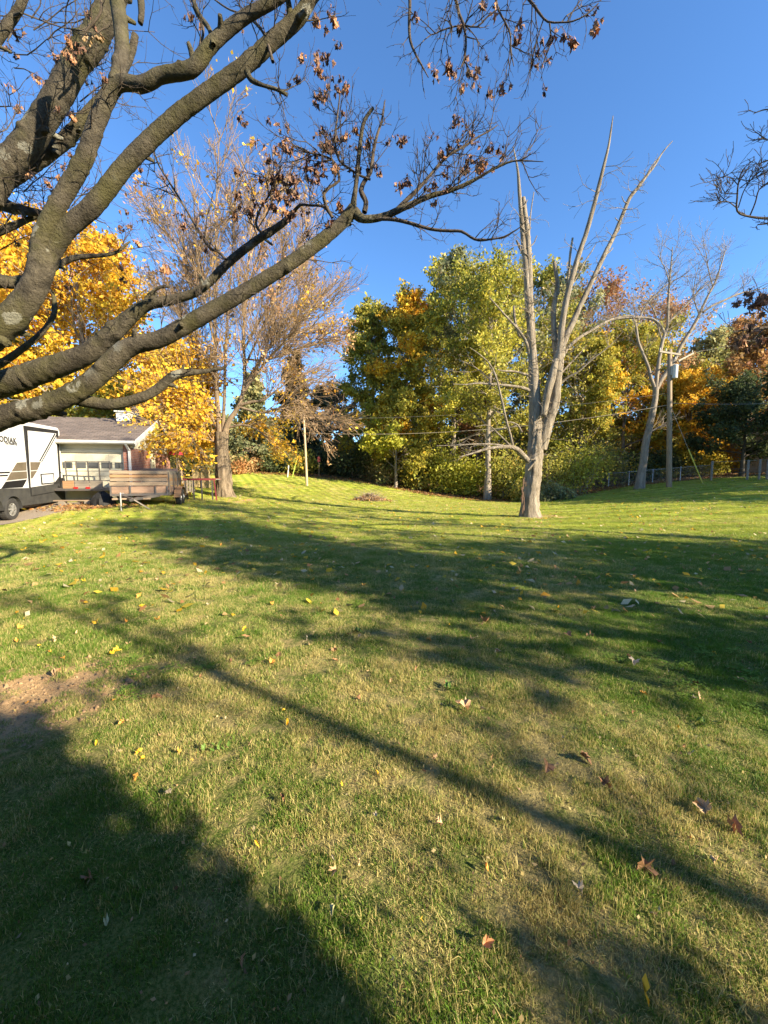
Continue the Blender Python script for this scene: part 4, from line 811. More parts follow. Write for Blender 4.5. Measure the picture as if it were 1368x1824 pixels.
for k, lst in enumerate(([(951, 720), (949, 640), (941, 540), (932, 430), (925, 340)], [(948, 600), (943, 490), (938, 403)], [(987, 715), (997, 625), (1004, 560), (1043, 419), (1077, 290)], [(999, 625), (1020, 575), (1066, 476), (1122, 352)], [(990, 640), (986, 573), (993, 509)])):
    for q in range(6):
        t = rng.random() * (len(lst) - 1); i = int(t); a, b_ = lst[i], lst[i + 1]; x_, y_ = a[0] + (b_[0] - a[0]) * (t - i), a[1] + (b_[1] - a[1]) * (t - i); sg = rng.choice((-1, 1)); l_ = rng.uniform(6, 22)
        dl([(x_, y_, 5), (x_ + sg * l_ * .5, y_ - l_ * .35, 4), (x_ + sg * l_ * .8, y_ - l_ * rng.uniform(.6, 1.1), 3)], 'stub', y0=dz - .1, capend=True, step=.05, sides=7)
# shreds of loose bark on the shaded side
mb = MB()
for k in range(12):
    py = rng.uniform(840, 900); px = rng.uniform(929, 938); a = pix(px, py, dz - .42) - DEADB; mb.beam(a, a + Vector((rng.uniform(-.03, .03), .02, -rng.uniform(.15, .4))), .03, .02)
mb.build('loose_bark', barkmat('red brown inner bark', (.20, .12, .08), (.10, .07, .05), None, 0, 9), DT)

# ---- bare tree by the pole
b0 = pix(1143, 869, 28.5); b0.z = h(b0.x, b0.y)
BT = thing('bare_tree', 'leafless leaning tree beside the utility pole', 'tree', b0)
def bl(lst, name='limb', y0=28.5, y1=None, **k): return limb(name, tr(lst, y0, y1), B_GREY, BT, step=.3, sides=9, rough=.06, wrinkle=False, **k)
bl([(1138, 880, 28), (1139, 868, 21), (1142, 845, 17), (1146, 822, 15), (1150, 790, 14), (1156, 762, 13), (1162, 735, 12), (1167, 710, 11), (1168, 690, 12)], 'trunk')
BL = [[(1168, 695, 8), (1160, 675, 7), (1155, 655, 7), (1145, 630, 6), (1137, 610, 5.5), (1134, 590, 5), (1131, 572, 3), (1124, 560, 1.5)],
      [(1168, 690, 8), (1171, 661, 8), (1175, 635, 7), (1179, 612, 6.5), (1184, 595, 6), (1189, 580, 5.5), (1190, 544, 5), (1192, 510, 4), (1195, 475, 3), (1198, 440, 1.5)],
      [(1170, 692, 9), (1178, 676, 8), (1190, 660, 8), (1202, 640, 7.5), (1210, 622, 7), (1220, 605, 6.5), (1231, 588, 6), (1241, 570, 5.5), (1250, 550, 5), (1262, 525, 4), (1275, 500, 3.4), (1285, 470, 2.6), (1292, 445, 1.4)],
      [(1252, 556, 4.5), (1268, 545, 4), (1290, 535, 3.6), (1315, 524, 3), (1340, 518, 2), (1366, 513, 1.2)], [(1184, 595, 6), (1178, 582, 5.5), (1165, 570, 5.5), (1148, 566, 5), (1125, 566, 5), (1105, 567, 4.5), (1088, 571, 3)],
      [(1180, 608, 4), (1174, 590, 3.4), (1170, 570, 3), (1163, 550, 2.6), (1152, 535, 1.6)], [(1190, 575, 4), (1205, 560, 3.4), (1225, 540, 3), (1245, 518, 2.4), (1262, 500, 1.4)],
      [(1137, 570, 3.4), (1150, 545, 3), (1168, 525, 2.6), (1190, 506, 2), (1215, 492, 1.4)], [(1193, 505, 2.6), (1185, 480, 2), (1172, 455, 1.2)], [(1158, 770, 4), (1166, 765, 3), (1178, 760, 1.6)], [(1270, 512, 2.6), (1262, 480, 2), (1258, 450, 1.2)], [(1245, 560, 3), (1236, 530, 2.4), (1238, 500, 1.6), (1246, 470, 1)]]
tb = Tubes(); cfg = dict(levels=3, kids=(4, 3), wig=.16, up=.03, ang=(.4, .8), rmin=.008)
for l in BL:
    bl(l); P, _ = spline(tr(l, 28.5), .3)
    for k in range(int(len(l) * 1.8)):
        i = rng.randint(len(P) // 3, len(P) - 2); d = (P[i + 1] - P[i]).normalized() + Vector((rng.gauss(0, .6), rng.gauss(0, .6), rng.uniform(-.1, .7))); grow(tb, P[i] - b0, d, rng.uniform(.8, 2.2), .022, 1, cfg, rng, [])
tb.build('twigs', B_GREY, BT)['kind'] = 'stuff'

# ---- branches of the tree at the right edge
RB = Vector((11.2, 7.4, h(11.2, 7.4))); RT = thing('bare_tree', 'bare tree whose thin branches reach in at the right edge', 'tree', RB)
def rl(lst, y0, y1=None, name='limb', m=B_TWIG, **k): return limb(name, tr(lst, y0, y1), m, RT, step=.05, sides=6, rough=.08, wrinkle=False, **k)
limb('trunk', [(RB + Vector((0, 0, -.2)), .28), (RB + Vector((0, 0, .8)), .2), (RB + Vector((.1, 0, 2.5)), .18), (RB + Vector((-.1, 0, 4.2)), .15), (RB + Vector((0, .1, 6)), .11), (RB + Vector((.1, 0, 8.2)), .05)], B_GREY, RT, step=.2, sides=12, wrinkle=False)
RTR = [[(1720, 470, 24), (1600, 430, 14), (1480, 402, 9), (1420, 391, 7), (1368, 389, 5.5), (1343, 387, 5), (1318, 381, 4.5), (1312, 370, 4), (1313, 354, 3.6), (1315, 328, 3), (1323, 303, 2.4), (1345, 283, 1.2)],
       [(1312, 370, 2.6), (1296, 359, 2.2), (1280, 362, 1.2)], [(1314, 345, 2.4), (1296, 345, 2), (1278, 342, 1)], [(1315, 330, 2.4), (1303, 318, 2), (1288, 315, 1.6), (1276, 321, 1)], [(1315, 370, 2.4), (1325, 340, 2), (1340, 318, 1.6), (1355, 305, 1)],
       [(1335, 386, 3), (1345, 362, 2.6), (1352, 338, 2.2), (1368, 325, 1.6)], [(1318, 335, 2), (1335, 322, 1.6), (1352, 312, 1)], [(1420, 391, 4), (1385, 395, 3.4), (1360, 399, 3), (1350, 400, 2)],
       [(1720, 400, 16), (1560, 300, 8), (1440, 240, 5), (1400, 200, 4), (1368, 195, 3), (1350, 199, 2.2), (1342, 203, 1.2)], [(1440, 240, 4), (1395, 250, 3), (1368, 248, 2), (1349, 246, 1)], [(1560, 300, 5), (1420, 270, 4), (1380, 282, 3), (1356, 290, 2), (1352, 294, 1)],
       [(1720, 560, 20), (1560, 560, 12), (1450, 575, 8), (1390, 582, 6), (1350, 585, 5), (1325, 588, 3.4), (1305, 592, 2)], [(1390, 582, 4), (1372, 560, 3.4), (1352, 545, 2.4), (1330, 542, 1.4)], [(1360, 585, 3), (1340, 605, 2), (1322, 606, 1.2)], [(1375, 562, 2.4), (1362, 540, 2), (1366, 524, 1.2)]]
tb = Tubes(); rtips = []; cfg = dict(levels=2, kids=(4,), wig=.2, up=.03, ang=(.4, .9), rmin=.004)
for j, l in enumerate(RTR):
    rl(l, 7.4, 6.9); P, _ = spline(tr(l, 7.4, 6.9), .05)
    for k in range(9):
        i = rng.randint(len(P) // 2, len(P) - 2); grow(tb, P[i] - RB, (P[i + 1] - P[i]).normalized() * .6 + Vector((rng.gauss(0, .6), rng.gauss(0, .5), rng.uniform(0, .7))), rng.uniform(.12, .4), .007, 1, cfg, rng, rtips if j >= 11 else [])
for k in range(40):
    q = Vector((0, 0, rng.uniform(3, 8))); a_ = rng.uniform(-1.9, 1.6); grow(tb, q, Vector((cos(a_), sin(a_), .5)), rng.uniform(1, 2.4), .03, 1, dict(cfg, levels=3, kids=(5, 4)), rng, [])
tb.build('twigs', B_TWIG, RT)['kind'] = 'stuff'
for k in range(46):
    p = rng.choice(rtips); o = bpy.data.objects.new('leaf_cluster', rng.choice(CL)); o.location = p; o.scale = (2.0,) * 3; o.rotation_euler = (0, 0, rng.uniform(0, 6)); link(o, RT)

# ---- shaggy half-bare maple, centre left
mx = Vector((pix(402, 885, 22).x, 22, 0)); mx.z = h(mx.x, mx.y)
MM = thing('maple_tree', 'tall half bare maple with a shaggy split trunk', 'tree', mx)
def ml(lst, name='limb', y0=22, y1=None, **k): return limb(name, [(p, r * (.82 if name == 'trunk' else .62)) for p, r in tr(lst, y0, y1)], k.pop('m', B_OLD), MM, step=.15, sides=k.pop('sides', 12), wrinkle=False, **k)
ml([(403, 895, 66), (402, 884, 46), (400, 870, 37), (399, 850, 34), (397, 825, 32), (395, 800, 30), (394, 770, 30)], 'trunk', sides=48, rough=.08, bumps=5, ridge=.16)
ML = [[(393, 790, 20), (389, 740, 17), (386, 700, 15), (384, 640, 12), (383, 560, 9), (386, 480, 7), (384, 400, 5), (388, 300, 3), (392, 230, 1.5)],
      [(398, 780, 22), (408, 750, 17), (420, 732, 15), (430, 710, 13), (436, 670, 11), (434, 600, 9), (438, 520, 7), (446, 430, 4), (452, 330, 2)],
      [(392, 770, 13), (372, 730, 9), (362, 680, 8), (352, 610, 7), (340, 520, 5), (322, 420, 3.6), (300, 330, 2)], [(397, 770, 12), (400, 700, 10), (402, 620, 8), (408, 530, 6), (415, 430, 4), (425, 300, 2)],
      [(425, 722, 11), (448, 716, 9), (470, 712, 7), (500, 690, 5), (530, 672, 4), (570, 690, 2)], [(430, 705, 9), (455, 660, 7), (485, 610, 6), (520, 560, 4), (560, 520, 2)], [(386, 690, 8), (370, 640, 6), (345, 600, 5), (318, 560, 4), (285, 510, 2)],
      [(433, 660, 8), (460, 600, 6), (490, 530, 5), (520, 460, 3), (550, 400, 2)], [(384, 620, 7), (366, 540, 5), (350, 440, 3.6), (345, 330, 2)], [(392, 768, 9), (370, 745, 7), (345, 730, 5), (310, 715, 3.4)], [(405, 762, 8), (430, 757, 6), (452, 762, 5), (470, 775, 3), (485, 788, 2)], [(436, 640, 6), (480, 640, 5), (530, 620, 3.6), (580, 610, 2)], [(425, 725, 7), (470, 735, 6), (515, 725, 4), (550, 745, 3), (585, 760, 2)],
      [(392, 765, 8), (360, 725, 6), (330, 702, 5), (290, 700, 3)], [(394, 795, 7), (365, 778, 6), (335, 772, 5), (300, 785, 3)], [(390, 740, 7), (352, 692, 6), (312, 664, 4), (272, 655, 2)],
      [(432, 690, 8), (478, 622, 7), (530, 570, 5), (590, 535, 3)], [(430, 705, 8), (470, 650, 6), (520, 600, 5), (570, 575, 3)], [(436, 620, 7), (470, 560, 6), (510, 500, 4), (545, 470, 2)], [(434, 560, 6), (455, 470, 5), (490, 380, 3), (510, 320, 2)], [(386, 600, 6), (350, 500, 5), (310, 430, 3), (270, 390, 2)]]
tb = Tubes(); mt = []; low = []; rng = random.Random(31); cfg = dict(levels=3, kids=(7, 5), wig=.1, up=.05, ang=(.3, .65), rmin=.009)
for j, l in enumerate(ML):
    ml(l, m=B_MAP, sides=8); P, _ = spline(tr(l, 22, 22 + rng.uniform(-2.5, 2.5)), .25)
    n_ = {9: 14, 10: 9, 13: 14, 14: 16, 15: 14}.get(j, 24)
    for k in range(n_):
        i = rng.randint(len(P) // 5, len(P) - 2); s = i / len(P); d = (P[i + 1] - P[i]).normalized() * .9 + Vector((rng.gauss(0, .5), rng.gauss(0, .7), rng.uniform(-.1, .6)))
        c = cfg if j not in (4, 10, 11, 12, 14) else dict(cfg, up=-.02)
        grow(tb, P[i] - mx, d, rng.uniform(1.4, 3.2) * (1.1 - .5 * s), .028, 1, c, rng, low if j in (9, 10, 13, 14, 15) else mt)
tb.build('twigs', B_TW2, MM)['kind'] = 'stuff'
TT = np.array([tuple(t) for t in mt]); k = NR.integers(0, len(TT), 15000); pn = smooth_noise(TT[k], .8, 3); kk = k[(pn > .60)]
P = TT[kk] + NR.normal(size=(len(kk), 3)) * .16; C = tints(P, 'tan', 3, 1.5) * 1.15; q = smooth_noise(P, .6, 8) > .55; C[q] = tints(P[q], 'gold', 3, 1.5)
L2 = np.array([tuple(t) for t in low]); k2 = NR.integers(0, len(L2), 11000); P2 = L2[k2] + NR.normal(size=(11000, 3)) * .18; C2 = tints(P2, 'goldbright', 4, 1)
V, F, C = diamonds(np.r_[P, P2], .15, np.r_[C, C2]); mesh_np('crown', V, F, LEAF, False, C, MM)['kind'] = 'stuff'

# ================================================================== BUILT THINGS
WHITE = mat('white painted aluminium', (.55, .55, .53), (.47, .47, .45), 3, .45, grime=(.5, .48, .42))
CREAM = mat('cream garage paint', (.53, .50, .38), (.45, .42, .32), 3, .6, grime=(.45, .40, .30))
SHINGLE_C = (.16, .12, .10)
def bricktex(name, c1, c2, mortar, w, hgt, msz, bmp, roof=False):
    m = bpy.data.materials.new(name); nt, b = nodes(m); b.inputs['Roughness'].default_value = .9
    tc = N(nt, 'ShaderNodeTexCoord'); sp = N(nt, 'ShaderNodeSeparateXYZ'); nt.links.new(tc.outputs['Object'], sp.inputs[0])
    cb = N(nt, 'ShaderNodeCombineXYZ')
    if roof: nt.links.new(sp.outputs[0], cb.inputs[0]); nt.links.new(sp.outputs[1], cb.inputs[1])
    else: nt.links.new(mathn(nt, 'ADD', sp.outputs[0], sp.outputs[1]), cb.inputs[0]); nt.links.new(sp.outputs[2], cb.inputs[1])
    bt = N(nt, 'ShaderNodeTexBrick'); nt.links.new(cb.outputs[0], bt.inputs['Vector'])
    bt.inputs['Color1'].default_value = (*c1, 1); bt.inputs['Color2'].default_value = (*c2, 1); bt.inputs['Mortar'].default_value = (*mortar, 1); bt.inputs['Scale'].default_value = 1
    bt.inputs['Brick Width'].default_value = w; bt.inputs['Row Height'].default_value = hgt; bt.inputs['Mortar Size'].default_value = msz
    f = noise_(nt, tc.outputs['Object'], 3, 5, .7); c = mixc(nt, mathn(nt, 'MULTIPLY', ramp(nt, f, .4, .7), .4), bt.outputs['Color'], tuple(x * .5 for x in c1)); nt.links.new(c, b.inputs['Base Color'])
    iv = mathn(nt, 'SUBTRACT', 1, bt.outputs['Fac']); bump(nt, b, iv, bmp, .01); return m
BRICK = bricktex('red brick', (.26, .085, .055), (.34, .13, .085), (.30, .25, .21), .22, .075, .01, .6)
SHING = bricktex('brown roof shingle', (.17, .135, .115), (.10, .08, .07), (.03, .025, .02), .30, .14, .008, .8, True)
GLASSD = mat('dark window glass', (.03, .035, .04), (.05, .055, .06), 2, .08, spec=.8)
METALD = mat('dark grey steel', (.12, .12, .12), (.18, .15, .13), 8, .5, .6)
GALV = mat('galvanised steel', (.50, .50, .48), (.38, .38, .36), 12, .45, .7)
BLACK = mat('black plastic', (.015, .015, .016), (.025, .025, .025), 5, .6, spec=.1)
RUBBER = mat('tyre rubber', (.025, .025, .025), (.04, .038, .035), 20, .85, bmp=.3)
WOODL = mat('weathered pine board', (.31, .235, .16), (.19, .14, .10), 7, .8, bmp=.4, stretch=(.3, 1, 6))
WOODO = mat('orange brown board', (.34, .20, .10), (.22, .13, .07), 7, .8, bmp=.4, stretch=(.3, 1, 6))
WOODG = mat('grey weathered board', (.26, .225, .18), (.16, .135, .105), 7, .85, bmp=.4, stretch=(.3, 1, 6))
PLY = mat('pinkish brown plywood', (.30, .20, .14), (.21, .135, .095), 4, .8, bmp=.2, stretch=(.5, 1, 3))
POLEW = mat('utility pole wood', (.33, .25, .17), (.20, .15, .10), 12, .9, bmp=.5, stretch=(3, 3, .3))
REDP = mat('faded red paint', (.22, .04, .04), (.13, .03, .03), 6, .6)
REDC = mat('red umbrella canvas', (.40, .02, .04), (.30, .015, .03), 4, .7)
YEL = mat('yellow plastic guard', (.70, .62, .08), (.55, .50, .08), 6, .5)
STRAW = mat('straw', (.56, .44, .24), (.38, .28, .14), 30, .9, bmp=.8)
def frame(origin, X):
    """returns rz and a function from pixel to local (s, z) on the plane y=yl"""
    X = Vector((X[0], X[1], 0)).normalized(); Y = Vector((-X.y, X.x, 0)); o = Vector(origin)
    def pl(px, py, yl=0.0):
        d = ray(px, py); c = Vector((0, 0, CAMZ)); P0 = o + Y * yl; t = (P0 - c).dot(Y) / d.dot(Y); p = c + d * t - o
        return p.dot(X), p.z
    def onx(px, py, xl=0.0):
        d = ray(px, py); c = Vector((0, 0, CAMZ)); P0 = o + X * xl; t = (P0 - c).dot(X) / d.dot(X); p = c + d * t - o
        return p.dot(Y), p.z
    return atan2(X.y, X.x), pl, onx

# ---- garage
gc = pix(237, 886, 16.6); g0 = Vector((gc.x, gc.y, zat(237, 888, 16.6)))
rz, pl, onx = frame(g0, (.976, .217))
GA = thing('garage', 'cream and brick garage with a brown shingle roof behind the trailers', 'garage', g0, rz)
ev = pl(237, 783)[1]; GL = -9.0; dep = 5.2; ov = .35; rg = ev + 1.12
xe = .32
mb = MB(); s1 = pl(222, 850)[0]; mb.box(s1, 0, 0, .2, -.5, ev - .05); mb.build('brick_wall', BRICK, GA)
mb = MB(); mb.box(-.2, 0, .2, dep, -.5, ev - .35); mb.build('brick_wall', BRICK, GA)
mb = MB(); mb.box(GL, s1, .12, .3, ev - .42, ev - .05); mb.build('door_header', CREAM, GA)
mb = MB(); mb.box(GL, -.2, dep - .2, dep, -.5, ev - .1); mb.box(GL, GL + .2, .2, dep - .2, -.5, ev - .1); mb.build('rear_wall', BRICK, GA)
# board and batten gable
n_ = 16
for k in range(n_):
    y0 = dep * k / n_; y1 = dep * (k + 1) / n_ - .03; zc = lambda y: ev - .05 + (rg - ev - .02) * (1 - abs(y - dep / 2) / (dep / 2))
    m_ = MB(); m_.prism([(.02, y0, ev - .35), (.02, y1, ev - .35), (.02, y1, zc(y1)), (.02, (y0 + y1) / 2, zc((y0 + y1) / 2)), (.02, y0, zc(y0))], (-.08, 0, 0)); m_.build('siding_board', CREAM, GA)
# roof
for nm, ya, yb in (('roof', -ov, dep / 2), ('roof', dep + ov, dep / 2)):
    ze = ev - (rg - ev) / (dep / 2) * ov; m_ = MB(); m_.prism([(GL - .3, ya, ze), (xe, ya, ze), (xe, yb, rg), (GL - .3, yb, rg)], (0, 0, .09)); m_.build(nm, SHING, GA)
    m_ = MB(); m_.beam((xe + .015, ya, ze - .04), (xe + .015, yb, rg - .04), .03, .2, (1, 0, 0)) if 0 else m_.prism([(xe + .03, ya, ze - .14), (xe + .03, ya, ze + .10), (xe + .03, yb, rg + .10), (xe + .03, yb, rg - .14)], (-.028, 0, 0)); m_.build('rake_board', WHITE, GA)
ze = ev - (rg - ev) / (dep / 2) * ov
mb = MB(); mb.prism([(GL - .3, -ov - .13, ze + .06), (GL - .3, -ov - .13, ze - .03), (GL - .3, -ov - .09, ze - .07), (GL - .3, -ov - .003, ze - .07), (GL - .3, -ov - .003, ze + .06)], (xe - GL + .3, 0, 0)); mb.build('gutter', WHITE, GA)
mb = MB(); mb.box(GL, xe - .05, -ov, .1, ze - .09, ze - .06); mb.build('soffit', CREAM, GA)
mb = MB(); mb.beam((-.02, -.4, ze - .06), (-.02, -.06, ze - .32), .09, .07).beam((-.02, -.06, ze - .32), (-.02, -.06, -.1), .09, .07); mb.build('downspout', WHITE, GA, .01)
mb = MB(); y0 = onx(272, 800)[0]; mb.box(.01, .05, 2.2, 2.75, .9, ev - .4); mb.build('service_door', CREAM, GA)
# sectional door
zt = pl(200, 806)[1]; zb = -.02; rows = 4; wd_ = 4.9; xr = s1 - .08
dr = bpy.data.objects.new('garage_door', None); link(dr, GA)
for r_ in range(rows):
    z0 = zb + (zt - zb) * r_ / rows; z1 = zb + (zt - zb) * (r_ + 1) / rows - .012
    m_ = MB(); m_.box(xr - wd_, xr, .16, .20, z0, z1)
    for c_ in range(8):
        xa = xr - wd_ + wd_ * c_ / 8 + .08; xb = xa + wd_ / 8 - .16
        if r_ != 2: m_.box(xa, xb, .145, .16, z0 + .08, z1 - .08)
    m_.build('door_panel', CREAM, dr, .006)
zw0 = pl(190, 834, .14)[1]; zw1 = pl(190, 823.5, .14)[1]
for a_, b_ in ((205, 223), (181, 200), (158, 176), (135, 153), (112, 129), (88, 105)):
    xa, xb = pl(a_, 830, .14)[0], pl(b_, 830, .14)[0]
    m_ = MB(); m_.box(xa, xb, .135, .15, zw0, zw1); o = m_.build('window', GLASSD, dr)
mb = MB(); mb.box(xr, s1 - .002, .10, .2, 0, zt + .1); mb.build('door_jamb', CREAM, GA)
mb = MB(); mb.box(xr - wd_, xr, .08, .2, zt, ev - .43); mb.build('door_lintel', CREAM, GA)
mb = MB(); mb.box(-1.3, -.75, dep / 2 - .5, dep / 2 - .05, rg - .1, rg + .32).box(-1.36, -.69, dep / 2 - .56, dep / 2 + .01, rg + .32, rg + .38); mb.build('roof_vent', WHITE, GA, .01)
mb = MB(); mb.box(-.95, -.55, dep / 2 + .4, dep / 2 + .8, rg - .4, rg + .75); mb.build('chimney', mat('grey flue', (.20, .19, .18)), GA, .02)

# ---- travel trailer
A = pix(0, 900, 12.4); A.z = h(A.x, A.y); Bp = pix(110, 900, 15.9)
rz, pl, onx = frame(A, (Bp.x - A.x, Bp.y - A.y))
RV = thing('travel_trailer', 'white travel trailer with black trim and brown graphics at the left edge', 'travel trailer', A, rz)
sE = pl(112, 850)[0]; zT = pl(108, 763)[1]; zk = pl(106, 873)[1]; RW = 2.35
pf = [(-5.0, 0, .62), (sE, 0, .62), (sE + .02, 0, zT - .12), (sE - .10, 0, zT), (pl(50, 752)[0], 0, pl(50, 752)[1]), (pl(14, 762)[0], 0, pl(14, 762)[1]), (pl(0, 763)[0], 0, pl(0, 763)[1]), (-5.0, 0, pl(0, 763)[1] - .25)]
RVW = mat('trailer white gelcoat', (.55, .55, .54), (.50, .51, .51), 2, .35, spec=.3)
RVD = mat('trailer charcoal skirt', (.035, .035, .035), (.055, .055, .05), 3, .55, spec=.1)
DEC = mat('brown graphite vinyl', (.09, .075, .05), (.13, .105, .075), 1.5, .6, spec=.1); DEC2 = mat('black vinyl', (.015, .015, .016), None, 3, .6, spec=.1)
mb = MB(); mb.prism(pf, (0, RW, 0)); mb.build('body', RVW, RV, .04)
def plate(name, pts, m, y0=-.012, th=.01, parent=RV, yl=0):
    q = [pl(a, b, yl) for a, b in pts]; m_ = MB(); m_.prism([(s_, y0, z_) for s_, z_ in q], (0, th, 0)); return m_.build(name, m, parent)
skirt = MB(); skirt.prism([(-5.02, -.03, .42), (sE + .03, -.03, .50), (sE + .03, -.03, pl(110, 861)[1]), pl_ if 0 else (pl(53, 869)[0], -.03, pl(53, 869)[1]), (-5.02, -.03, pl(0, 873)[1] + .1)], (0, RW + .06, 0)); skirt.build('skirt', RVD, RV, .02)
SO = [(41, 758), (101, 767), (108, 874), (53, 884)]
q = [pl(a, b) for a, b in SO]; so = MB(); so.prism([(s_, -.05, z_) for s_, z_ in q], (0, .06, 0)); slide = so.build('slide_out', BLACK, RV, .006)
plate('slide_panel', [(46, 767), (96.5, 772), (102, 849), (92, 862), (52, 868)], RVW, -.062, .011, slide)
plate('slide_skirt', [(53, 869), (104, 861), (107, 873), (54, 883)], RVD, -.062, .011, slide)
plate('stripe', [(93.5, 772), (95.5, 773), (68, 822), (66, 821.5)], DEC2, -.068, .005, slide); plate('stripe', [(97.2, 773), (98.4, 774), (71, 823), (69.8, 822.5)], DEC2, -.068, .005, slide)
plate('graphic', [(50, 823), (69, 823), (63, 837), (50.6, 838)], DEC, -.068, .005, slide); plate('graphic', [(50.7, 839.4), (62.5, 838.4), (54, 852), (51.2, 852.5)], DEC, -.068, .005, slide)
plate('graphic', [(30, 824), (46, 823), (46.8, 838), (20.5, 839.5)], DEC); plate('graphic', [(19.5, 841), (47, 839.5), (48, 852), (11, 856)], DEC); plate('graphic', [(10, 858), (47.5, 854), (40, 868), (2, 870)], DEC2)
plate('corner_graphic', [(101.5, 851), (112, 851), (112.8, 861), (103, 862), (96, 862)], DEC2)
plate('stripe', [(-40, 842), (18, 840), (16.5, 842.5), (-40, 845)], DEC2); plate('stripe', [(-40, 847.5), (14, 845.5), (13, 848), (-40, 850)], DEC2)
ht = MB(); hq = [pl(a, b) for a, b in ((68, 844), (92, 842.5), (93.5, 861), (70, 863.5))]; c_ = (sum(s_ for s_, z_ in hq) / 4, sum(z_ for s_, z_ in hq) / 4)
ht.prism([(s_, -.075, z_) for s_, z_ in hq], (0, .012, 0)); hat = ht.build('storage_hatch', BLACK, slide, .004)
ht = MB(); ht.prism([(c_[0] + (s_ - c_[0]) * .84, -.082, c_[1] + (z_ - c_[1]) * .78) for s_, z_ in hq], (0, .01, 0)); ht.build('hatch_door', RVW, hat, .004)
def text(body, p0, p1, yl, parent, m, hgt, name='lettering', ext=.002, spacing=1.1):
    c = bpy.data.curves.new(name, 'FONT'); c.body = body; c.size = hgt * 1.38; c.extrude = ext; c.offset = hgt * .035; c.space_character = spacing; c.materials.append(m)
    o = bpy.data.objects.new(name, c); link(o, parent); bpy.context.view_layer.update(); w = o.dimensions.x
    o.rotation_euler = (pi / 2, 0, 0); o.location = (p0[0], yl, p0[1]); k_ = (p1 - p0[0]) / max(w, .01); me_ = bpy.data.meshes.new_from_object(o); bpy.data.objects.remove(o); me_.name = name
    o = link(bpy.data.objects.new(name, me_), parent); o.rotation_euler = (pi / 2, 0, 0); o.location = (p0[0], yl, p0[1]); o.scale.x = k_; return o
z_ = pl(14, 788)[1]; hh_ = pl(14, 778)[1] - z_; sR = pl(28.5, 785)[0]; sL = pl(0, 785)[0] - (sR - pl(0, 785)[0]) * .30
GREYT = mat('grey lettering vinyl', (.05, .05, .055))
text('KODIAK', (sL, z_), sR, -.016, RV, GREYT, hh_)
z2 = pl(19, 792)[1]; text('ULTIMATE', (pl(9, 790)[0], z2), pl(29, 790)[0], -.016, RV, GREYT, hh_ * .32)
# wheels
wc = pl(19, 911); wr = wc[1] - (A.z * 0 + (h(A.x, A.y) - A.z)) ; wr = .36
def wheel(parent, x, z, r, y=-.02, w=.24, spokes=6, rimm=None):
    t = MB(); n = 28
    prof = [(r * .62, 0), (r * .9, 0), (r * .98, .03), (r, .07), (r, w - .07), (r * .98, w - .03), (r * .9, w), (r * .62, w)]
    P = [(x + a * cos(2 * pi * i / n), y + b, z + a * sin(2 * pi * i / n)) for i in range(n) for a, b in prof]; k = len(prof)
    t.poly(P, [(i * k + j, ((i + 1) % n) * k + j, ((i + 1) % n) * k + (j + 1) % k, i * k + (j + 1) % k) for i in range(n) for j in range(k)])
    wh = bpy.data.objects.new('wheel', None); link(wh, parent); t.build('tyre', RUBBER, wh, smooth=False)
    m_ = MB(); m_.cyl((x, y + .12, z), (x, y + .14, z), r * .63, n=24); m_.build('rim_back', BLACK, wh)
    m_ = MB(); m_.cyl((x, y + .0, z), (x, y + .13, z), r * .14, n=10)
    for i in range(n): 
        a, b = 2 * pi * i / n, 2 * pi * (i + 1) / n; m_.beam((x + r * .6 * cos(a), y + .04, z + r * .6 * sin(a)), (x + r * .6 * cos(b), y + .04, z + r * .6 * sin(b)), .08, .03, (0, 1, 0))
    for i in range(spokes):
        a = 2 * pi * i / spokes; m_.beam((x, y + .02, z), (x + r * .58 * cos(a), y + .045, z + r * .58 * sin(a)), .03, r * .17, (0, 1, 0))
    m_.build('rim', rimm or GALV, wh); return wh
ws = pl(17, 911)[0]; gz = h(*(A + Vector((Bp.x - A.x, Bp.y - A.y, 0)).normalized() * ws).xy) - A.z
wheel(RV, ws, gz + wr + .0, wr, -.10); wheel(RV, ws - .95, gz + wr, wr, -.10)
mb = MB(); n = 16
for cx_ in (ws, ws - .95):
    mb.poly([(cx_ + (wr + .08) * cos(pi * i / n), yy, gz + wr + (wr + .08) * sin(pi * i / n)) for i in range(n + 1) for yy in (-.14, .1)], [(2 * i, 2 * i + 2, 2 * i + 3, 2 * i + 1) for i in range(n)])
mb.build('wheel_arch', RVD, RV)
mb = MB(); mb.beam((-5, .3, .45), (sE, .3, .45), .1, .15).beam((-5, RW - .3, .45), (sE, RW - .3, .45), .1, .15); mb.build('chassis', METALD, RV)
mb = MB(); mb.beam((ws + 1.0, .25, .42), (ws + 2.1, .5, .16), .06, .03).beam((ws + 1.0, .25, .42), (ws + .7, .3, .2), .04, .03); mb.build('stabiliser', YEL, RV)

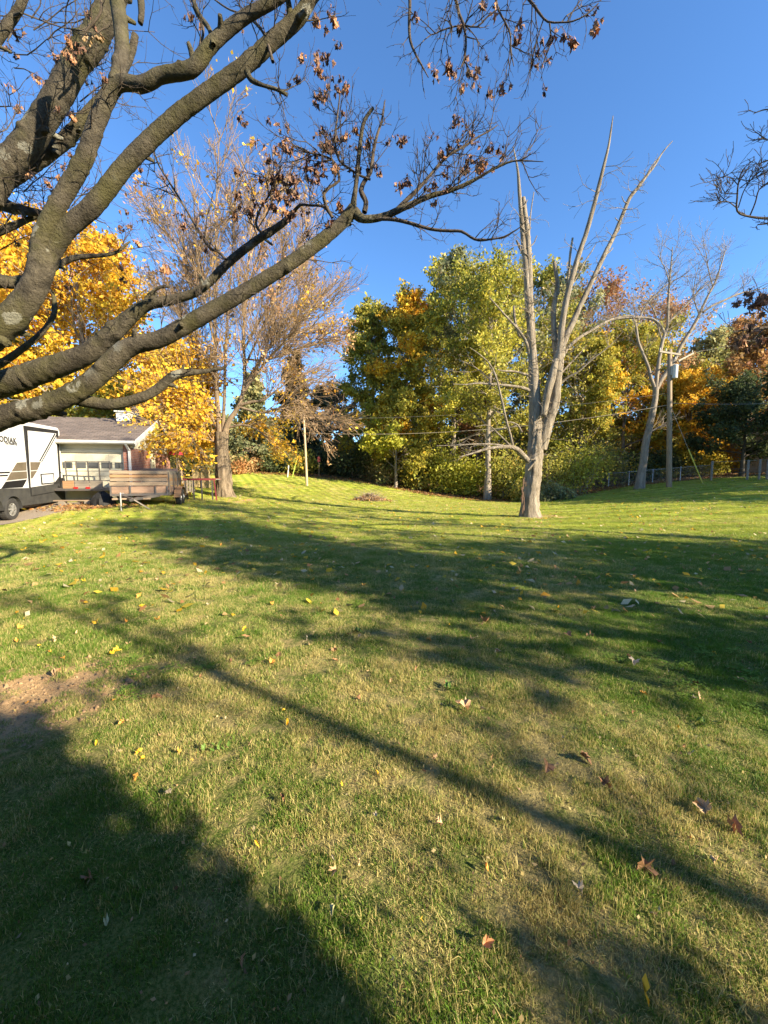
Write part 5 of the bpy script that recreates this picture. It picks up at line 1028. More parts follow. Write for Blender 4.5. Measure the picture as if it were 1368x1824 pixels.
# ---- wooden sided utility trailer
t0 = pix(300, 893, 15); t0.z = h(t0.x, t0.y)
rz, pl, onx = frame(t0, (.94, .35)); WT = thing('utility_trailer', 'flat bed trailer with tall weathered plank sides parked before the garage', 'trailer', t0, rz)
xL = pl(195, 850)[0]; TL = 3.3; zt = [pl(250, y)[1] for y in (838.5, 845.5, 852, 858.5, 866.5, 881.5)]
for k in range(4):
    m_ = MB(); m_.box(xL + rng.uniform(-.02, .02), rng.uniform(-.01, .02), -.025 - .008 * (k % 2), .01, zt[k + 1] + .03, zt[k]); m_.build('plank', (WOODL, WOODO, WOODL, WOODL)[k], WT, .004)
    m_ = MB(); m_.box(-.01, .025 + .008 * (k % 2), .04, TL + rng.uniform(-.05, .05), zt[k + 1] + .012 - .0, zt[k] + .02); m_.build('plank', (WOODG, WOODL, WOODO, WOODL)[k], WT, .004)
    m_ = MB(); m_.box(xL, xL + .03, .04, TL, zt[k + 1] + .012, zt[k] + .03); m_.build('plank', WOODG, WT, .004)
    m_ = MB(); m_.box(xL, -.05, TL, TL + .03, zt[k + 1] + .012, zt[k] + .10 + .06 * (k == 0)); m_.build('plank', (PLY, WOODO, WOODG, WOODG)[k], WT, .004)
m_ = MB(); m_.box(xL + .04, -.04, .0, .03, zt[5] + .05, zt[4]); m_.build('front_panel', PLY, WT)
m_ = MB()
for f_ in (0.01, .34, .78, .995):
    xx = xL * (1 - f_); m_.box(xx - .025, xx + .025, -.045, .0, zt[5], zt[4] + .01)
m_.box(xL, 0, -.05, .0, zt[5] - .03, zt[5] + .045); m_.box(xL, 0, 0, TL, zt[5] - .02, zt[5] + .05)
m_.box(-.005, .03, 0, TL, zt[5] - .04, zt[5] + .06); m_.build('bed_frame', METALD, WT)
m_ = MB(); m_.box(.01, .03, .3, TL - 1.4, zt[5] + .07, zt[4]); m_.build('side_panel', PLY, WT)
m_ = MB()
for yy in (.05, 1.2, 2.3, TL - .03): m_.box(.03, .06, yy - .03, yy + .03, zt[5], zt[0] - .05)
m_.build('stake', METALD, WT)
bx = pl(226, 880)[0]; m_ = MB(); m_.box(pl(210, 881)[0], pl(275, 881)[0], -.75, -.68, zt[5] - .14, zt[5] - .08); m_.build('tongue_bar', WOODL, WT)
m_ = MB(); m_.beam((xL + .3, 0, zt[5] - .03), ((xL) / 2, -1.1, zt[5] - .12), .07, .09).beam((-.3, 0, zt[5] - .03), ((xL) / 2, -1.1, zt[5] - .12), .07, .09).beam((xL / 2, -.2, zt[5] - .1), (xL / 2, -1.35, zt[5] - .13), .08, .08)
m_.beam((xL / 2, -1.1, zt[5] - .1), (xL / 2 + .5, -.9, -.02), .04, .04); m_.build('tongue', METALD, WT)
m_ = MB(); gzj = -.06; m_.cyl((bx, -.85, gzj), (bx, -.85, zt[5] + .12), .026).cyl((bx, -.85, gzj), (bx, -.85, gzj + .03), .08).beam((bx, -.85, zt[5] + .1), (bx + .12, -.85, zt[5] + .1), .02, .02); m_.build('jack', GALV, WT)
for yy in (1.25, 2.1):
    w_ = bpy.data.objects.new('wheel_mount', None); link(w_, WT); w_.location = (.32, yy, .0); w_.rotation_euler = (0, 0, pi / 2)
    wz = h(*(Matrix.Rotation(rz, 3, 'Z') @ Vector((.3, yy, 0)) + t0).xy) - t0.z
    # tyre and rim are parts of the trailer's wheel
    t = MB(); nn = 22; r_ = .33; P = [(.10 + b_, yy + a_ * cos(2 * pi * i / nn), wz + r_ + a_ * sin(2 * pi * i / nn)) for i in range(nn) for a_, b_ in ((.2, 0), (.31, .01), (.33, .05), (.33, .15), (.31, .19), (.2, .2))]
    t.poly(P, [(i * 6 + j, ((i + 1) % nn) * 6 + j, ((i + 1) % nn) * 6 + (j + 1) % 6, i * 6 + (j + 1) % 6) for i in range(nn) for j in range(6)]); bpy.data.objects.remove(w_); wo = t.build('wheel', RUBBER, WT)
    m_ = MB(); m_.cyl((.22, yy, wz + r_), (.27, yy, wz + r_), .2, .17, 16).cyl((.27, yy, wz + r_), (.31, yy, wz + r_), .06, .05, 8); m_.build('hub', WHITE, wo)
m_ = MB(); n = 14
m_.poly([(xx, 1.67 + .86 * cos(pi * i / n), .34 + .42 * sin(pi * i / n)) for i in range(n + 1) for xx in (.08, .34)], [(2 * i, 2 * i + 1, 2 * i + 3, 2 * i + 2) for i in range(n)]); m_.build('fender', WOODO, WT)
m_ = MB(); m_.box(xL, 0, 0, TL, zt[5] + .05, zt[5] + .08); m_.build('bed_floor', WOODG, WT)

# ---- ramp gate trailer behind
r0_ = pix(197, 886, 15.7); r0_.z = h(r0_.x, r0_.y)
rz, pl, onx = frame(r0_, (.99, .14)); RG = thing('landscape_trailer', 'low black trailer with its mesh ramp gate raised before the garage door', 'trailer', r0_, rz)
z1, z2, z3 = pl(150, 822)[1], pl(150, 839)[1], pl(150, 856)[1]; m_ = MB()
for px in (118, 137.5, 157.5, 177.5, 196.5):
    s_ = pl(px, 840)[0]; m_.beam((s_ - .0, 0, z3 - .1), (s_ - .02, 0, z1), .035, .035, (0, 1, 0))
sa, sb = pl(117, 840)[0], pl(197.5, 840)[0]
for zz in (z1, z2, z3): m_.beam((sa, 0, zz), (sb, 0, zz), .035, .03)
m_.build('ramp_gate', METALD, RG)
for a_, b_, mt_, nm in ((113, 133, WOODO, 'plywood_sheet'), (134.5, 160, WOODG, 'board'), (161, 184, WOODG, 'board')):
    m_ = MB(); m_.box(pl(a_, 860)[0], pl(b_, 860)[0], -.06, -.03, pl(150, 870)[1], pl(150, 856.5)[1]); m_.build(nm, mt_, RG, .004)
m_ = MB(); m_.box(sa - .4, sb, 0, 2.6, pl(150, 872)[1], pl(150, 869)[1]).box(sa - .4, sb, -.09, -.02, pl(150, 874)[1], pl(150, 870)[1]); m_.build('bed_frame', METALD, RG)
for a_ in (137.5, 159): 
    m_ = MB(); s_ = pl(a_, 869)[0]; z_ = pl(a_, 869)[1]; m_.box(s_ - .07, s_ + .07, -.11, -.06, z_ - .03, z_ + .04); m_.build('tail_light', mat('red lens', (.5, .02, .02), None, 3, .2), RG, .004)
m_ = MB(); m_.cyl((sa, 1.2, .28), (sa + .2, 1.2, .28), .28, n=18).cyl((sb - .3, 1.2, .28), (sb - .1, 1.2, .28), .28, n=18); m_.build('wheel', RUBBER, RG)
lp = pix(135, 879, 15.2); lz = h(lp.x, lp.y); lu = thing('lumber', 'long pale board lying under the raised ramp gate', 'lumber', (lp.x, lp.y, lz), .1)
m_ = MB(); m_.box(-.8, .75, -.07, .07, .16, .21); m_.build('board', WOODL, lu, .004); m_ = MB(); m_.box(-.6, -.4, -.1, .1, -.02, .16).box(.35, .55, -.1, .1, -.02, .16); m_.build('block', WOODG, lu)
# black covered bundle
bp_ = pix(182, 884, 14.9); bp_.z = h(bp_.x, bp_.y)
rng = random.Random(8); V = []; nn = 20; mm = 9
for i in range(mm + 1):
    f_ = i / mm
    for j in range(nn):
        a_ = 2 * pi * j / nn; rr = (1 - f_ ** 3 * .75) * (1 + .09 * sin(5 * a_ + 3 * f_) + .06 * sin(9 * a_)) * (1.12 - .12 * f_ if i else 1.2); V.append((.33 * rr * cos(a_) * (1 + .25 * (cos(a_) > 0) * (f_ < .8)), .34 * rr * sin(a_), .60 * f_ + .02 * mnoise.noise(Vector((i, j, 0)) * .7) - .03))
F = [(i * nn + j, i * nn + (j + 1) % nn, (i + 1) * nn + (j + 1) % nn, (i + 1) * nn + j) for i in range(mm) for j in range(nn)]
me = bpy.data.meshes.new('tarp_bundle'); me.from_pydata(V, [], F + [tuple(range(mm * nn, (mm + 1) * nn))]); me.materials.append(BLACK); o = link(bpy.data.objects.new('covered_bundle', me)); o.location = bp_
tag(o, 'bundle under a black tarp between the two small trailers', 'bundle')

# ---- red framed cart, bales, umbrella, pallet fence
c0 = pix(385, 878, 19.5); c0.z = h(c0.x, c0.y); rz, pl, onx = frame(c0, (.98, .2))
RC = thing('hay_cart', 'low cart with a red steel frame beside the shaggy maple trunk', 'cart', c0, rz)
xl = pl(327, 860)[0]; za, zb_ = pl(350, 852)[1], pl(350, 855.5)[1]
m_ = MB(); m_.box(xl, 0, -.02, .04, zb_, za).box(xl, 0, 1.1, 1.16, zb_, za); [m_.beam((xl * f_, 0, za), (xl * f_ + .12, -.05, .0), .06, .06) for f_ in (.06,)]; m_.build('side_rail', REDP, RC)
m_ = MB(); m_.box(xl, 0, .04, 1.1, zb_ + .02, za - .02); m_.build('deck', WOODG, RC)
for f_ in (.12, .45, .7, .95):
    m_ = MB(); m_.box(xl * f_ - .03, xl * f_ + .03, .0, .05, -.05, zb_); m_.build('leg', METALD, RC)
m_ = MB(); nn = 12; m_.poly([(xl - .1 - .28 * cos(pi * i / nn) * 1, yy, .0 + .5 * sin(pi * i / nn)) for i in range(nn + 1) for yy in (-.1, .2)], [(2 * i, 2 * i + 1, 2 * i + 3, 2 * i + 2) for i in range(nn)]); m_.build('fender', BLACK, RC)
for i, (px, py, lab) in enumerate(((352, 847, 'straw bale left of the other beside the shaggy maple'), (366, 846, 'straw bale nearer the shaggy maple trunk'))):
    p = pix(px, py + 6, 25); z = h(p.x, p.y); tp0 = zat(px, 830, 25); b_ = thing('straw_bale', lab, 'bale', (p.x, p.y, z), .2 * i, 'straw bales behind the cart'); m_ = MB(); m_.box(-.25, .24, -.25, .25, 0, max(tp0 - z - .05 * i, .5)); m_.build('bale', STRAW, b_, .05)
    m_ = MB(); [m_.box(-.255 , .245, -.257, -.252, zz, zz + .012) for zz in (.2, .45)]; m_.build('twine', WOODO, b_)
p = pix(317, 870, 21.5); z = h(p.x, p.y); UM = thing('patio_umbrella', 'red patio umbrella behind the right corner of the garage', 'umbrella', (p.x, p.y, z)); zt_ = zat(317, 800, 21.5) - z; zb_ = zat(317, 808, 21.5) - z
m_ = MB(); m_.cyl((0, 0, 0), (0, 0, zt_ + .05), .025); m_.build('pole', METALD, UM)
m_ = MB(); nn = 8; m_.poly([(0, 0, zt_)] + [(.36 * cos(2 * pi * i / nn), .36 * sin(2 * pi * i / nn), zb_ + .08) for i in range(nn)] + [(.37 * cos(2 * pi * i / nn), .37 * sin(2 * pi * i / nn), zb_ - .08) for i in range(nn)], [(0, 1 + i, 1 + (i + 1) % nn) for i in range(nn)] + [(1 + i, 9 + i, 9 + (i + 1) % nn, 1 + (i + 1) % nn) for i in range(nn)]); m_.build('canopy', REDC, UM)
p = pix(330, 868, 21.5); z = h(p.x, p.y); PF = thing('picket_fence', 'short grey picket panel between the plank sided trailer and the cart', 'fence', (p.x, p.y, z), .1)
for k in range(6): m_ = MB(); hh_ = .75 + .1 * rng.random(); m_.box(-.4 + k * .15, -.3 + k * .15, -.01, .01, 0, hh_); m_.build('picket', WOODG, PF)
m_ = MB(); m_.box(-.42, .5, .012, .04, .2, .27).box(-.42, .5, .012, .04, .55, .62); m_.build('rail', WOODG, PF)

# ---- utility pole
def pole(name, label, top, bot, Y, rt_, rb_, m):
    a_ = pix(bot[0], bot[1], Y); a_.z = h(a_.x, a_.y); b_ = pix(top[0], top[1], Y); o = thing(name, label, 'pole', a_)
    t = Tubes(); t.add([(0, 0, -.3), (b_ - a_) * .5, b_ - a_], [rb_, (rb_ + rt_) / 2, rt_], 14, cap=True); t.build('post', m, o); return o, a_, b_
UP, ua, ub = pole('utility_pole', 'wooden utility pole with crossarm and transformer beside the bare tree', (1193, 623), (1192, 868), 27, .13, .18, POLEW)
AW = mat('pale crossarm timber', (.30, .26, .20), (.22, .19, .15), 9, .8)
m_ = MB(); m_.beam(pix(1174, 626, 26.7) - ua, pix(1212, 632, 27.1) - ua, .10, .12); m_.build('crossarm', AW, UP, .01)
m_ = MB(); m_.beam(pix(1208, 643, 27.2) - ua, pix(1235, 629, 29.2) - ua, .08, .1); m_.build('crossarm', AW, UP, .01)
m_ = MB(); c_ = pix(1202.5, 662, 26.75) - ua; m_.cyl(c_ - Vector((0, 0, .42)), c_ + Vector((0, 0, .42)), .16, n=18).cyl(c_ + Vector((0, 0, .42)), c_ + Vector((0, 0, .47)), .17, .1, n=18); m_.build('transformer', WHITE, UP)
m_ = MB()
for px, py, yy in ((1176, 624, 26.7), (1186, 625, 26.8), (1210, 629, 27.1), (1233, 628, 29.1), (1203, 640, 26.75)): q_ = pix(px, py, yy) - ua; m_.cyl(q_, q_ + Vector((0, 0, .16)), .04, .03, 8)
m_.build('insulator', WHITE, UP); m_ = MB(); c2 = pix(1198, 660, 26.85) - ua; m_.box(c2.x - .12, c2.x + .12, c2.y - .05, c2.y + .05, c2.z - .3, c2.z + .3); m_.build('transformer_bracket', GALV, UP)
TP, ta, tbp = pole('thin_pole', 'thin leaning wooden pole standing alone on the lawn', (541, 738), (547, 866), 30, .07, .10, mat('pale pole wood', (.48, .38, .26), (.34, .26, .17), 8, .85, stretch=(3, 3, .3)))
CABLE = mat('cable', (.20, .19, .18), None, 3, .5)
def cable(label, a_, b_, sag, r=.013, m=CABLE, name='cable'):
    t = Tubes(); n_ = 24; t.add([a_.lerp(b_, i / n_) - Vector((0, 0, sag * 4 * (i / n_) * (1 - i / n_))) for i in range(n_ + 1)], [r] * (n_ + 1), 5); o = t.build(name, m); tag(o, label, 'cable'); return o
cable('telephone cable strung from the thin pole to the utility pole', pix(544.5, 771, 30), pix(1192, 721, 27), .75, .018, AW)
cable('upper wire above the telephone cable between the two poles', pix(543, 745, 30), pix(1192, 700, 27), .5, .008)
cable('cable running from the utility pole out at the right edge', pix(1193, 718, 27), pix(1450, 716, 24), .1, .014)
cable('power line leaving the crossarm at the right', pix(1233, 628, 29.2), pix(1500, 560, 34), .3, .006)
gy0 = pix(1195, 725, 27); gy1 = pix(1253, 850, 27.5); gy1.z = h(gy1.x, gy1.y); GU = thing('guy_wire', 'slanting guy wire with a yellow sleeve right of the utility pole', 'wire', gy1)
t = Tubes(); t.add([gy1 - gy1, gy0 - gy1], [.012, .012], 5); t.build('wire', GALV, GU); t = Tubes(); t.add([(gy0 - gy1) * .02, (gy0 - gy1) * .46], [.035, .035], 8, cap=True); t.build('sleeve', YEL, GU)
# markers by the left bushes
for nm, lab, a_, b_, m__, r_ in (('marker_post', 'short white marker post before the left bushes', (514, 829), (512, 851), WHITE, .05), ('marker_pole', 'slanting yellow green pole before the left bushes', (530, 812), (520, 852), mat('yellow green paint', (.40, .55, .10)), .035)):
    p_ = pix(b_[0], b_[1], 33.5); p_.z = h(p_.x, p_.y); q_ = pix(a_[0], a_[1], 33.5); t = Tubes(); t.add([(0, 0, -.1), q_ - p_], [r_, r_], 8, cap=True); o = t.build(nm, m__); o.location = p_; tag(o, lab, 'post')
p_ = pix(568, 824, 35); z = h(p_.x, p_.y); bh = thing('birdhouse', 'small red birdhouse on a post below the evergreens', 'birdhouse', (p_.x, p_.y, z)); zz = zat(568, 823, 35) - z
m_ = MB(); m_.cyl((0, 0, 0), (0, 0, zz), .03, n=8); m_.build('post', POLEW, bh); m_ = MB(); m_.prism([(-.1, -.1, zz), (.1, -.1, zz), (.1, -.1, zz + .4), (0, -.1, zz + .5), (-.1, -.1, zz + .4)], (0, .2, 0)); m_.build('box', REDP, bh)

# ---- chain link fence along the right
def fence(label, pts, hgt, postm, mesh=True, name='chain_link_fence', pr=.03):
    o = thing(name, label, 'fence', pts[0]); W_ = [Vector(p) - Vector(pts[0]) for p in pts]
    for q_ in W_:
        t = Tubes(); t.add([q_ - Vector((0, 0, .2)), q_ + Vector((0, 0, hgt + rng.uniform(0, .06)))], [pr, pr], 8, cap=True); t.build('post', postm, o)
    t = Tubes(); w_ = Tubes()
    for a_, b_ in zip(W_, W_[1:]):
        up_ = Vector((0, 0, hgt - .03)); t.add([a_ + up_, b_ + up_], [.018, .018], 6)
        if mesh:
            L_ = (b_ - a_).length; n_ = int(L_ / .14); hh_ = hgt - .08
            for k in range(-6, n_ + 1):
                for sgn in (1, -1):
                    f0, f1 = k * .14 / L_, (k * .14 + hh_ * .8) / L_
                    g0_, g1_ = max(f0, 0), min(f1, 1)
                    if g1_ - g0_ < .01: continue
                    za_ = hh_ * (g0_ - f0) / (f1 - f0); zb2 = hh_ * (g1_ - f0) / (f1 - f0)
                    if sgn < 0: za_, zb2 = hh_ - za_, hh_ - zb2
                    w_.add([a_.lerp(b_, g0_) + Vector((0, 0, za_ + .04)), a_.lerp(b_, g1_) + Vector((0, 0, zb2 + .04))], [.0035, .0035], 3)
        else:
            for zz in (.25, .55, .85): w_.add([a_ + Vector((0, 0, zz)), b_ + Vector((0, 0, zz))], [.006, .006], 3)
    t.build('top_rail', postm, o); wm = w_.build('wire_mesh', GALV, o); wm['kind'] = 'stuff'
fp = []
for px, Y in ((1046, 33.5), (1084, 33), (1120, 32.4), (1162, 32.2), (1188, 31.8), (1211, 31.8), (1265, 31.5)): p_ = pix(px, 860, Y); fp.append((p_.x, p_.y, h(p_.x, p_.y)))
fence('chain link fence running behind the bare tree and the utility pole', fp, 1.15, GALV)
fp = []
for px, Y in ((1267, 30), (1331, 28.5), (1352, 28.2), (1366, 28), (1440, 27.5), (1520, 27)): p_ = pix(px, 850, Y); fp.append((p_.x, p_.y, h(p_.x, p_.y)))
fence('wire fence on pale wooden posts at the right edge', fp, 1.45, mat('pale wooden fence post', (.27, .24, .19), (.18, .155, .12), 10, .9), False, 'wire_fence', .075)
# ---- neighbour's house glimpsed at the right edge
p_ = pix(1372, 800, 34); z = h(p_.x, p_.y); NH = thing('house', 'white house corner glimpsed behind the trees at the right edge', 'house', (p_.x, p_.y, z), .2); ze_ = zat(1372, 770, 34) - z
m_ = MB(); m_.box(0, 9, 0, 6, -.5, ze_); m_.build('wall', mat('grey siding', (.36, .33, .30), None, 4), NH); m_ = MB(); m_.prism([(-.4, -.5, ze_ - .05), (-.4, 3, ze_ + 1.6), (-.4, 6.5, ze_ - .05), (-.4, 6.5, ze_ + .12), (-.4, 3, ze_ + 1.8), (-.4, -.5, ze_ + .12)], (9.8, 0, 0)); m_.build('roof', SHING, NH)
m_ = MB(); m_.box(-.45, 9.4, -.58, -.505, ze_ - .12, ze_ + .18).box(-.44, -.405, -.5, 6.5, ze_ - .12, ze_ + .1); m_.build('gutter', WHITE, NH)
m_ = MB(); m_.box(1.2, 2.2, -.03, .0, .9, 2.0); m_.build('window', GLASSD, NH)
# ---- the house behind the camera, whose corner shades the lower left lawn
HB = thing('house', 'brick house standing behind the viewer', 'house', (3.6, -1.55, 0)); m_ = MB(); m_.box(-14, 0, -8, 0, -.3, 4.0); m_.build('wall', BRICK, HB)
m_ = MB(); m_.prism([(-14.2, .18, 3.97), (-14.2, -4, 5.2), (-14.2, -8.3, 3.97), (-14.2, -8.3, 4.12), (-14.2, -4, 5.38), (-14.2, .18, 4.12)], (14.35, 0, 0)); m_.build('roof', SHING, HB)
for xx in (-10.5, -7, -1.8): m_ = MB(); m_.box(xx - .6, xx + .6, .0, .04, .95, 2.2); w_ = m_.build('window', GLASSD, HB); m_ = MB(); m_.box(xx - .68, xx + .68, .0, .06, .87, .95).box(xx - .68, xx + .68, .0, .06, 2.2, 2.28); m_.build('frame', WHITE, w_)
m_ = MB(); m_.box(-5.2, -4.3, .0, .05, .05, 2.1); m_.build('door', WHITE, HB)

# ---- brush pile
bp = pix(657, 891, 24); bp.z = h(bp.x, bp.y); BP = thing('brush_pile', 'heap of dead twigs and brown leaves on the lawn', 'brush pile', bp); t = Tubes(); rng = random.Random(3)
for k in range(420):
    a_ = rng.uniform(0, 6.28); r_ = abs(rng.gauss(0, .42)); p_ = Vector((r_ * cos(a_) * 1.35, r_ * sin(a_) * .8, max(.02, .5 * (1 - r_ / 1.0)) * rng.random())); d = Vector((rng.gauss(0, 1), rng.gauss(0, 1), rng.gauss(.15, .35))); pts, _ = wander(p_, d, rng.uniform(.2, .75), 4, rng, .2, 0); t.add(pts, [.011, .009, .007, .004], 3)
t.build('twigs', B_BARE, BP)['kind'] = 'stuff'
n = 1500; r_ = np.abs(NR.normal(0, .42, n)); a_ = NR.uniform(0, 6.28, n); P = np.c_[r_ * np.cos(a_) * 1.5, r_ * np.sin(a_) * .9, np.maximum(.02, .42 * (1 - r_ / .95)) * NR.uniform(.3, 1, n)]; C = tints(P, 'tan', 8, 3) * .9
V, F, C = diamonds(P, .10, C, .8); mesh_np('leaves', V, F, LEAF, False, C, BP)['kind'] = 'stuff'

# ================================================================== FALLEN LEAVES
LM = {'yellow': mat('bright yellow leaf', (.75, .48, .03), (.65, .38, .03), 60, .55), 'orange': mat('orange leaf', (.66, .34, .07), (.55, .26, .05), 60, .6), 'tan': mat('tan leaf', (.55, .38, .21), (.42, .27, .15), 60, .7),
      'brown': mat('brown leaf', (.33, .18, .09), (.22, .12, .06), 60, .7), 'rust': mat('rust leaf', (.40, .21, .10), (.28, .14, .07), 60, .7), 'pale': mat('pale green yellow leaf', (.42, .40, .19), (.33, .31, .15), 60, .6), 'cream': mat('cream leaf', (.46, .39, .27), (.36, .29, .20), 60, .6)}
rng = random.Random(77); OUT = {'m': MAPLE, 'o': OVAL, 's': SLIM}; LME = {}
def leafmesh(kind, col, v):
    key = (kind, col, v)
    if key not in LME:
        r2 = random.Random(hash((ord(kind), sum(map(ord, col)), v)) % 9999); vv, ff = leaf_geo(OUT[kind], 1.0, r2.uniform(.5, 1.2), r2.uniform(-2.2, 2.4), r2, .12)
        m_ = bpy.data.meshes.new('leaf'); m_.from_pydata([v_ - Vector((0, .4, 0)) for v_ in vv], [], ff); m_.materials.append(LM[col]); LME[key] = m_
    return LME[key]
def fallen(px, py, size_px, kind, col, label, group=None, world=None):
    p = gpix(px, py) if world is None else Vector(world); sz = size_px / FPX * p.y * 1.0 if world is None else size_px
    o = bpy.data.objects.new('fallen_leaf', leafmesh(kind, col, rng.randrange(5))); sz = min(sz * .75, .14)
    o.location = (p.x, p.y, p.z + (.024 if p.y < 5 else .03)); o.scale = (sz, sz, sz); o.rotation_euler = (rng.gauss(0, .3), rng.gauss(0, .3), rng.uniform(0, 6.28)); link(o); tag(o, label, 'leaf', group); return o
FL = [(208, 1165, 20, 'm', 'yellow', 'brightest yellow star shaped leaf, just above the bare dirt patch'), (35, 1122, 18, 'm', 'orange', 'orange yellow leaf near the left edge above the bare dirt patch'),
 (170, 1110, 14, 'm', 'yellow', 'small yellow leaf left of two others in the left grass streak of shade'), (223, 1110, 12, 'm', 'orange', 'small orange leaf between a yellow and a larger orange one on the left grass'), (281, 1108, 16, 'm', 'orange', 'orange leaf at the right end of a row of three on the left grass'),
 (95, 1145, 18, 'o', 'tan', 'tan leaf below the orange one near the left edge'), (136, 1133, 14, 'o', 'tan', 'small tan leaf at the left of a pair above the brightest yellow leaf'), (161, 1129, 14, 's', 'tan', 'slim tan leaf at the right of a pair above the brightest yellow leaf'),
 (367, 1116, 10, 'o', 'tan', 'tiny tan leaf alone right of the row of orange leaves'), (548, 1150, 24, 'o', 'tan', 'big smooth tan leaf standing in the middle of the lawn'), (278, 1246, 27, 'o', 'brown', 'curled brown gold leaf right of the bare dirt patch'),
 (485, 1184, 20, 'm', 'orange', 'yellow and tan leaf below the big smooth tan one'), (596, 1179, 18, 'o', 'rust', 'reddish tan leaf right of the middle of the lawn'), (741, 1196, 26, 's', 'rust', 'slim orange brown leaf in bright grass right of centre'),
 (827, 1265, 40, 'm', 'tan', 'large tan maple leaf in bright grass right of centre'), (880, 1160, 26, 'm', 'cream', 'cream leaf at the edge of the central shade'), (975, 1373, 34, 'm', 'brown', 'curled brown leaf with a pale edge beside a cream one, right of centre'),
 (990, 1372, 18, 'o', 'cream', 'small cream leaf touching the curled brown one'), (1042, 1357, 34, 'm', 'brown', 'ragged brown leaf in the sunny strip on the right'), (1080, 1405, 36, 'm', 'rust', 'rust leaf below the ragged brown one'),
 (755, 1381, 16, 'o', 'rust', 'small rust leaf in the diagonal streak of shade'), (877, 1361, 18, 's', 'rust', 'narrow rust leaf above the diagonal streak of shade'), (672, 1382, 15, 'o', 'yellow', 'small yellow leaf in straw coloured grass'),
 (609, 1412, 26, 's', 'yellow', 'slender yellow leaf standing in straw coloured grass'), (508, 1430, 24, 'm', 'rust', 'rust maple leaf close to the shadow edge'), (897, 1468, 26, 'o', 'pale', 'pale yellow green leaf on dark clover'),
 (1255, 1449, 44, 'm', 'tan', 'large yellowish tan leaf at the right'), (1304, 1480, 42, 'm', 'brown', 'large brown leaf at the right edge below the yellowish tan one'), (1150, 1555, 46, 'm', 'brown', 'long curled brown leaf in the lower right grass'),
 (1228, 1503, 20, 'o', 'orange', 'small orange leaf left of the large brown leaf at the right edge'), (867, 1556, 20, 'o', 'orange', 'small orange leaf in the lower middle grass'), (190, 1652, 36, 'o', 'pale', 'pale oval leaf lying in the deep shade at lower left'),
 (157, 1570, 38, 'm', 'brown', 'brown maple leaf with a long stem in the deep shade'), (595, 1633, 42, 'o', 'pale', 'long yellow green leaf at the right border of the deep shade'), (432, 1716, 34, 's', 'brown', 'narrow brown leaf in the deep shade near the bottom'),
 (636, 1765, 56, 's', 'yellow', 'long thin yellow leaf at the bottom beside the shadow border'), (866, 1690, 40, 'm', 'rust', 'rust brown leaf in the shaded patch at the bottom'), (750, 1648, 24, 's', 'yellow', 'narrow yellow leaf in the lower middle'),
 (1145, 1785, 70, 's', 'yellow', 'longest thin yellow leaf at the bottom right'), (1034, 1606, 18, 'o', 'tan', 'round tan leaf curled in the lower right grass'), (1165, 1637, 26, 's', 'tan', 'tan sliver of leaf left of the right edge near the bottom'),
 (1230, 1346, 20, 'o', 'cream', 'cream leaf in green grass at the right'), (512, 1290, 18, 'o', 'yellow', 'small flat yellow leaf at the middle left of the streak of shade'), (1095, 1091, 26, 's', 'cream', 'whitest slim leaf lying in the central shade'),
 (1127, 1184, 26, 'm', 'cream', 'grey cream leaf at the right below the central shade'), (1145, 1242, 18, 'm', 'orange', 'small orange leaf in green grass at the right'), (1203, 1301, 18, 's', 'yellow', 'small yellow sliver of leaf in clover at the right'), (1238, 1220, 36, 's', 'brown', 'long brown curled leaf at the right near another like it'),
 (1245, 1243, 36, 's', 'tan', 'long tan curled leaf just below a brown one at the right'), (1366, 1105, 22, 'm', 'tan', 'tan leaf cut by the right edge of the view'), (648, 1046, 12, 'm', 'orange', 'small orange leaf in the upper part of the central shade'), (925, 1026, 16, 'm', 'orange', 'orange leaf in the far part of the central shade'),
 (1065, 1033, 28, 's', 'cream', 'long pale leaf in the far part of the central shade'), (866, 1112, 30, 'm', 'rust', 'dark red leaf at the lower border of the central shade'), (1012, 1134, 20, 'm', 'brown', 'brown leaf left of another in bright grass below the shade'), (1050, 1135, 18, 'm', 'brown', 'brown leaf right of another in bright grass below the shade'),
 (764, 1142, 14, 'm', 'orange', 'small bright orange leaf below the central shade'), (98, 1205, 26, 'o', 'tan', 'tan leaf lying on the bare dirt patch'), (1320, 1215, 24, 's', 'tan', 'small tan sliver near the right edge'), (135, 1040, 14, 'm', 'orange', 'small tan orange leaf on the sunny left grass'),
 (247, 1065, 14, 'm', 'orange', 'orange leaf standing upright on the sunny left grass'), (484, 1079, 12, 'm', 'orange', 'orange leaf beside the left border of the central shade'), (440, 1140, 22, 's', 'brown', 'dark brown leaf at the middle left')]
for a_ in FL: fallen(*a_)
def region(x, Y):
    if Y > 5.6: return 'in the far shaded band of the lawn' if x > -.35 * Y else 'on the sunny far left of the lawn'
    if Y > 3.0: return 'in the central shaded lawn' if x > -.1 * Y else 'on the sunny left lawn above the dirt patch'
    if x < -.3 * Y: return 'in the near left grass beside the dirt patch'
    return 'in the near right grass' if x > .35 * Y else 'in the near middle grass'
k = 0
while k < 225:
    Y = 1.2 + 9.5 * rng.random() ** 1.1; x = rng.uniform(-1, 1) * Y * 1.0
    if abs(x) > Y: continue
    left = x < -.15 * Y; col = rng.choices(('tan', 'orange', 'yellow', 'brown', 'cream'), (4, 3 if left else .7, 3 if left else .8, 2, 1 if left else 2.5))[0]; k += 1
    rg_ = region(x, Y); lab = 'small %s leaf scattered %s' % (col, rg_); gr = 'small %s leaves %s' % (col, rg_); kd = rng.choice('mmos'); fallen(0, 0, rng.uniform(.035, .075) * (.75 if Y < 3 else 1.1), kd, col, lab, gr, (x, Y, h(x, Y)))
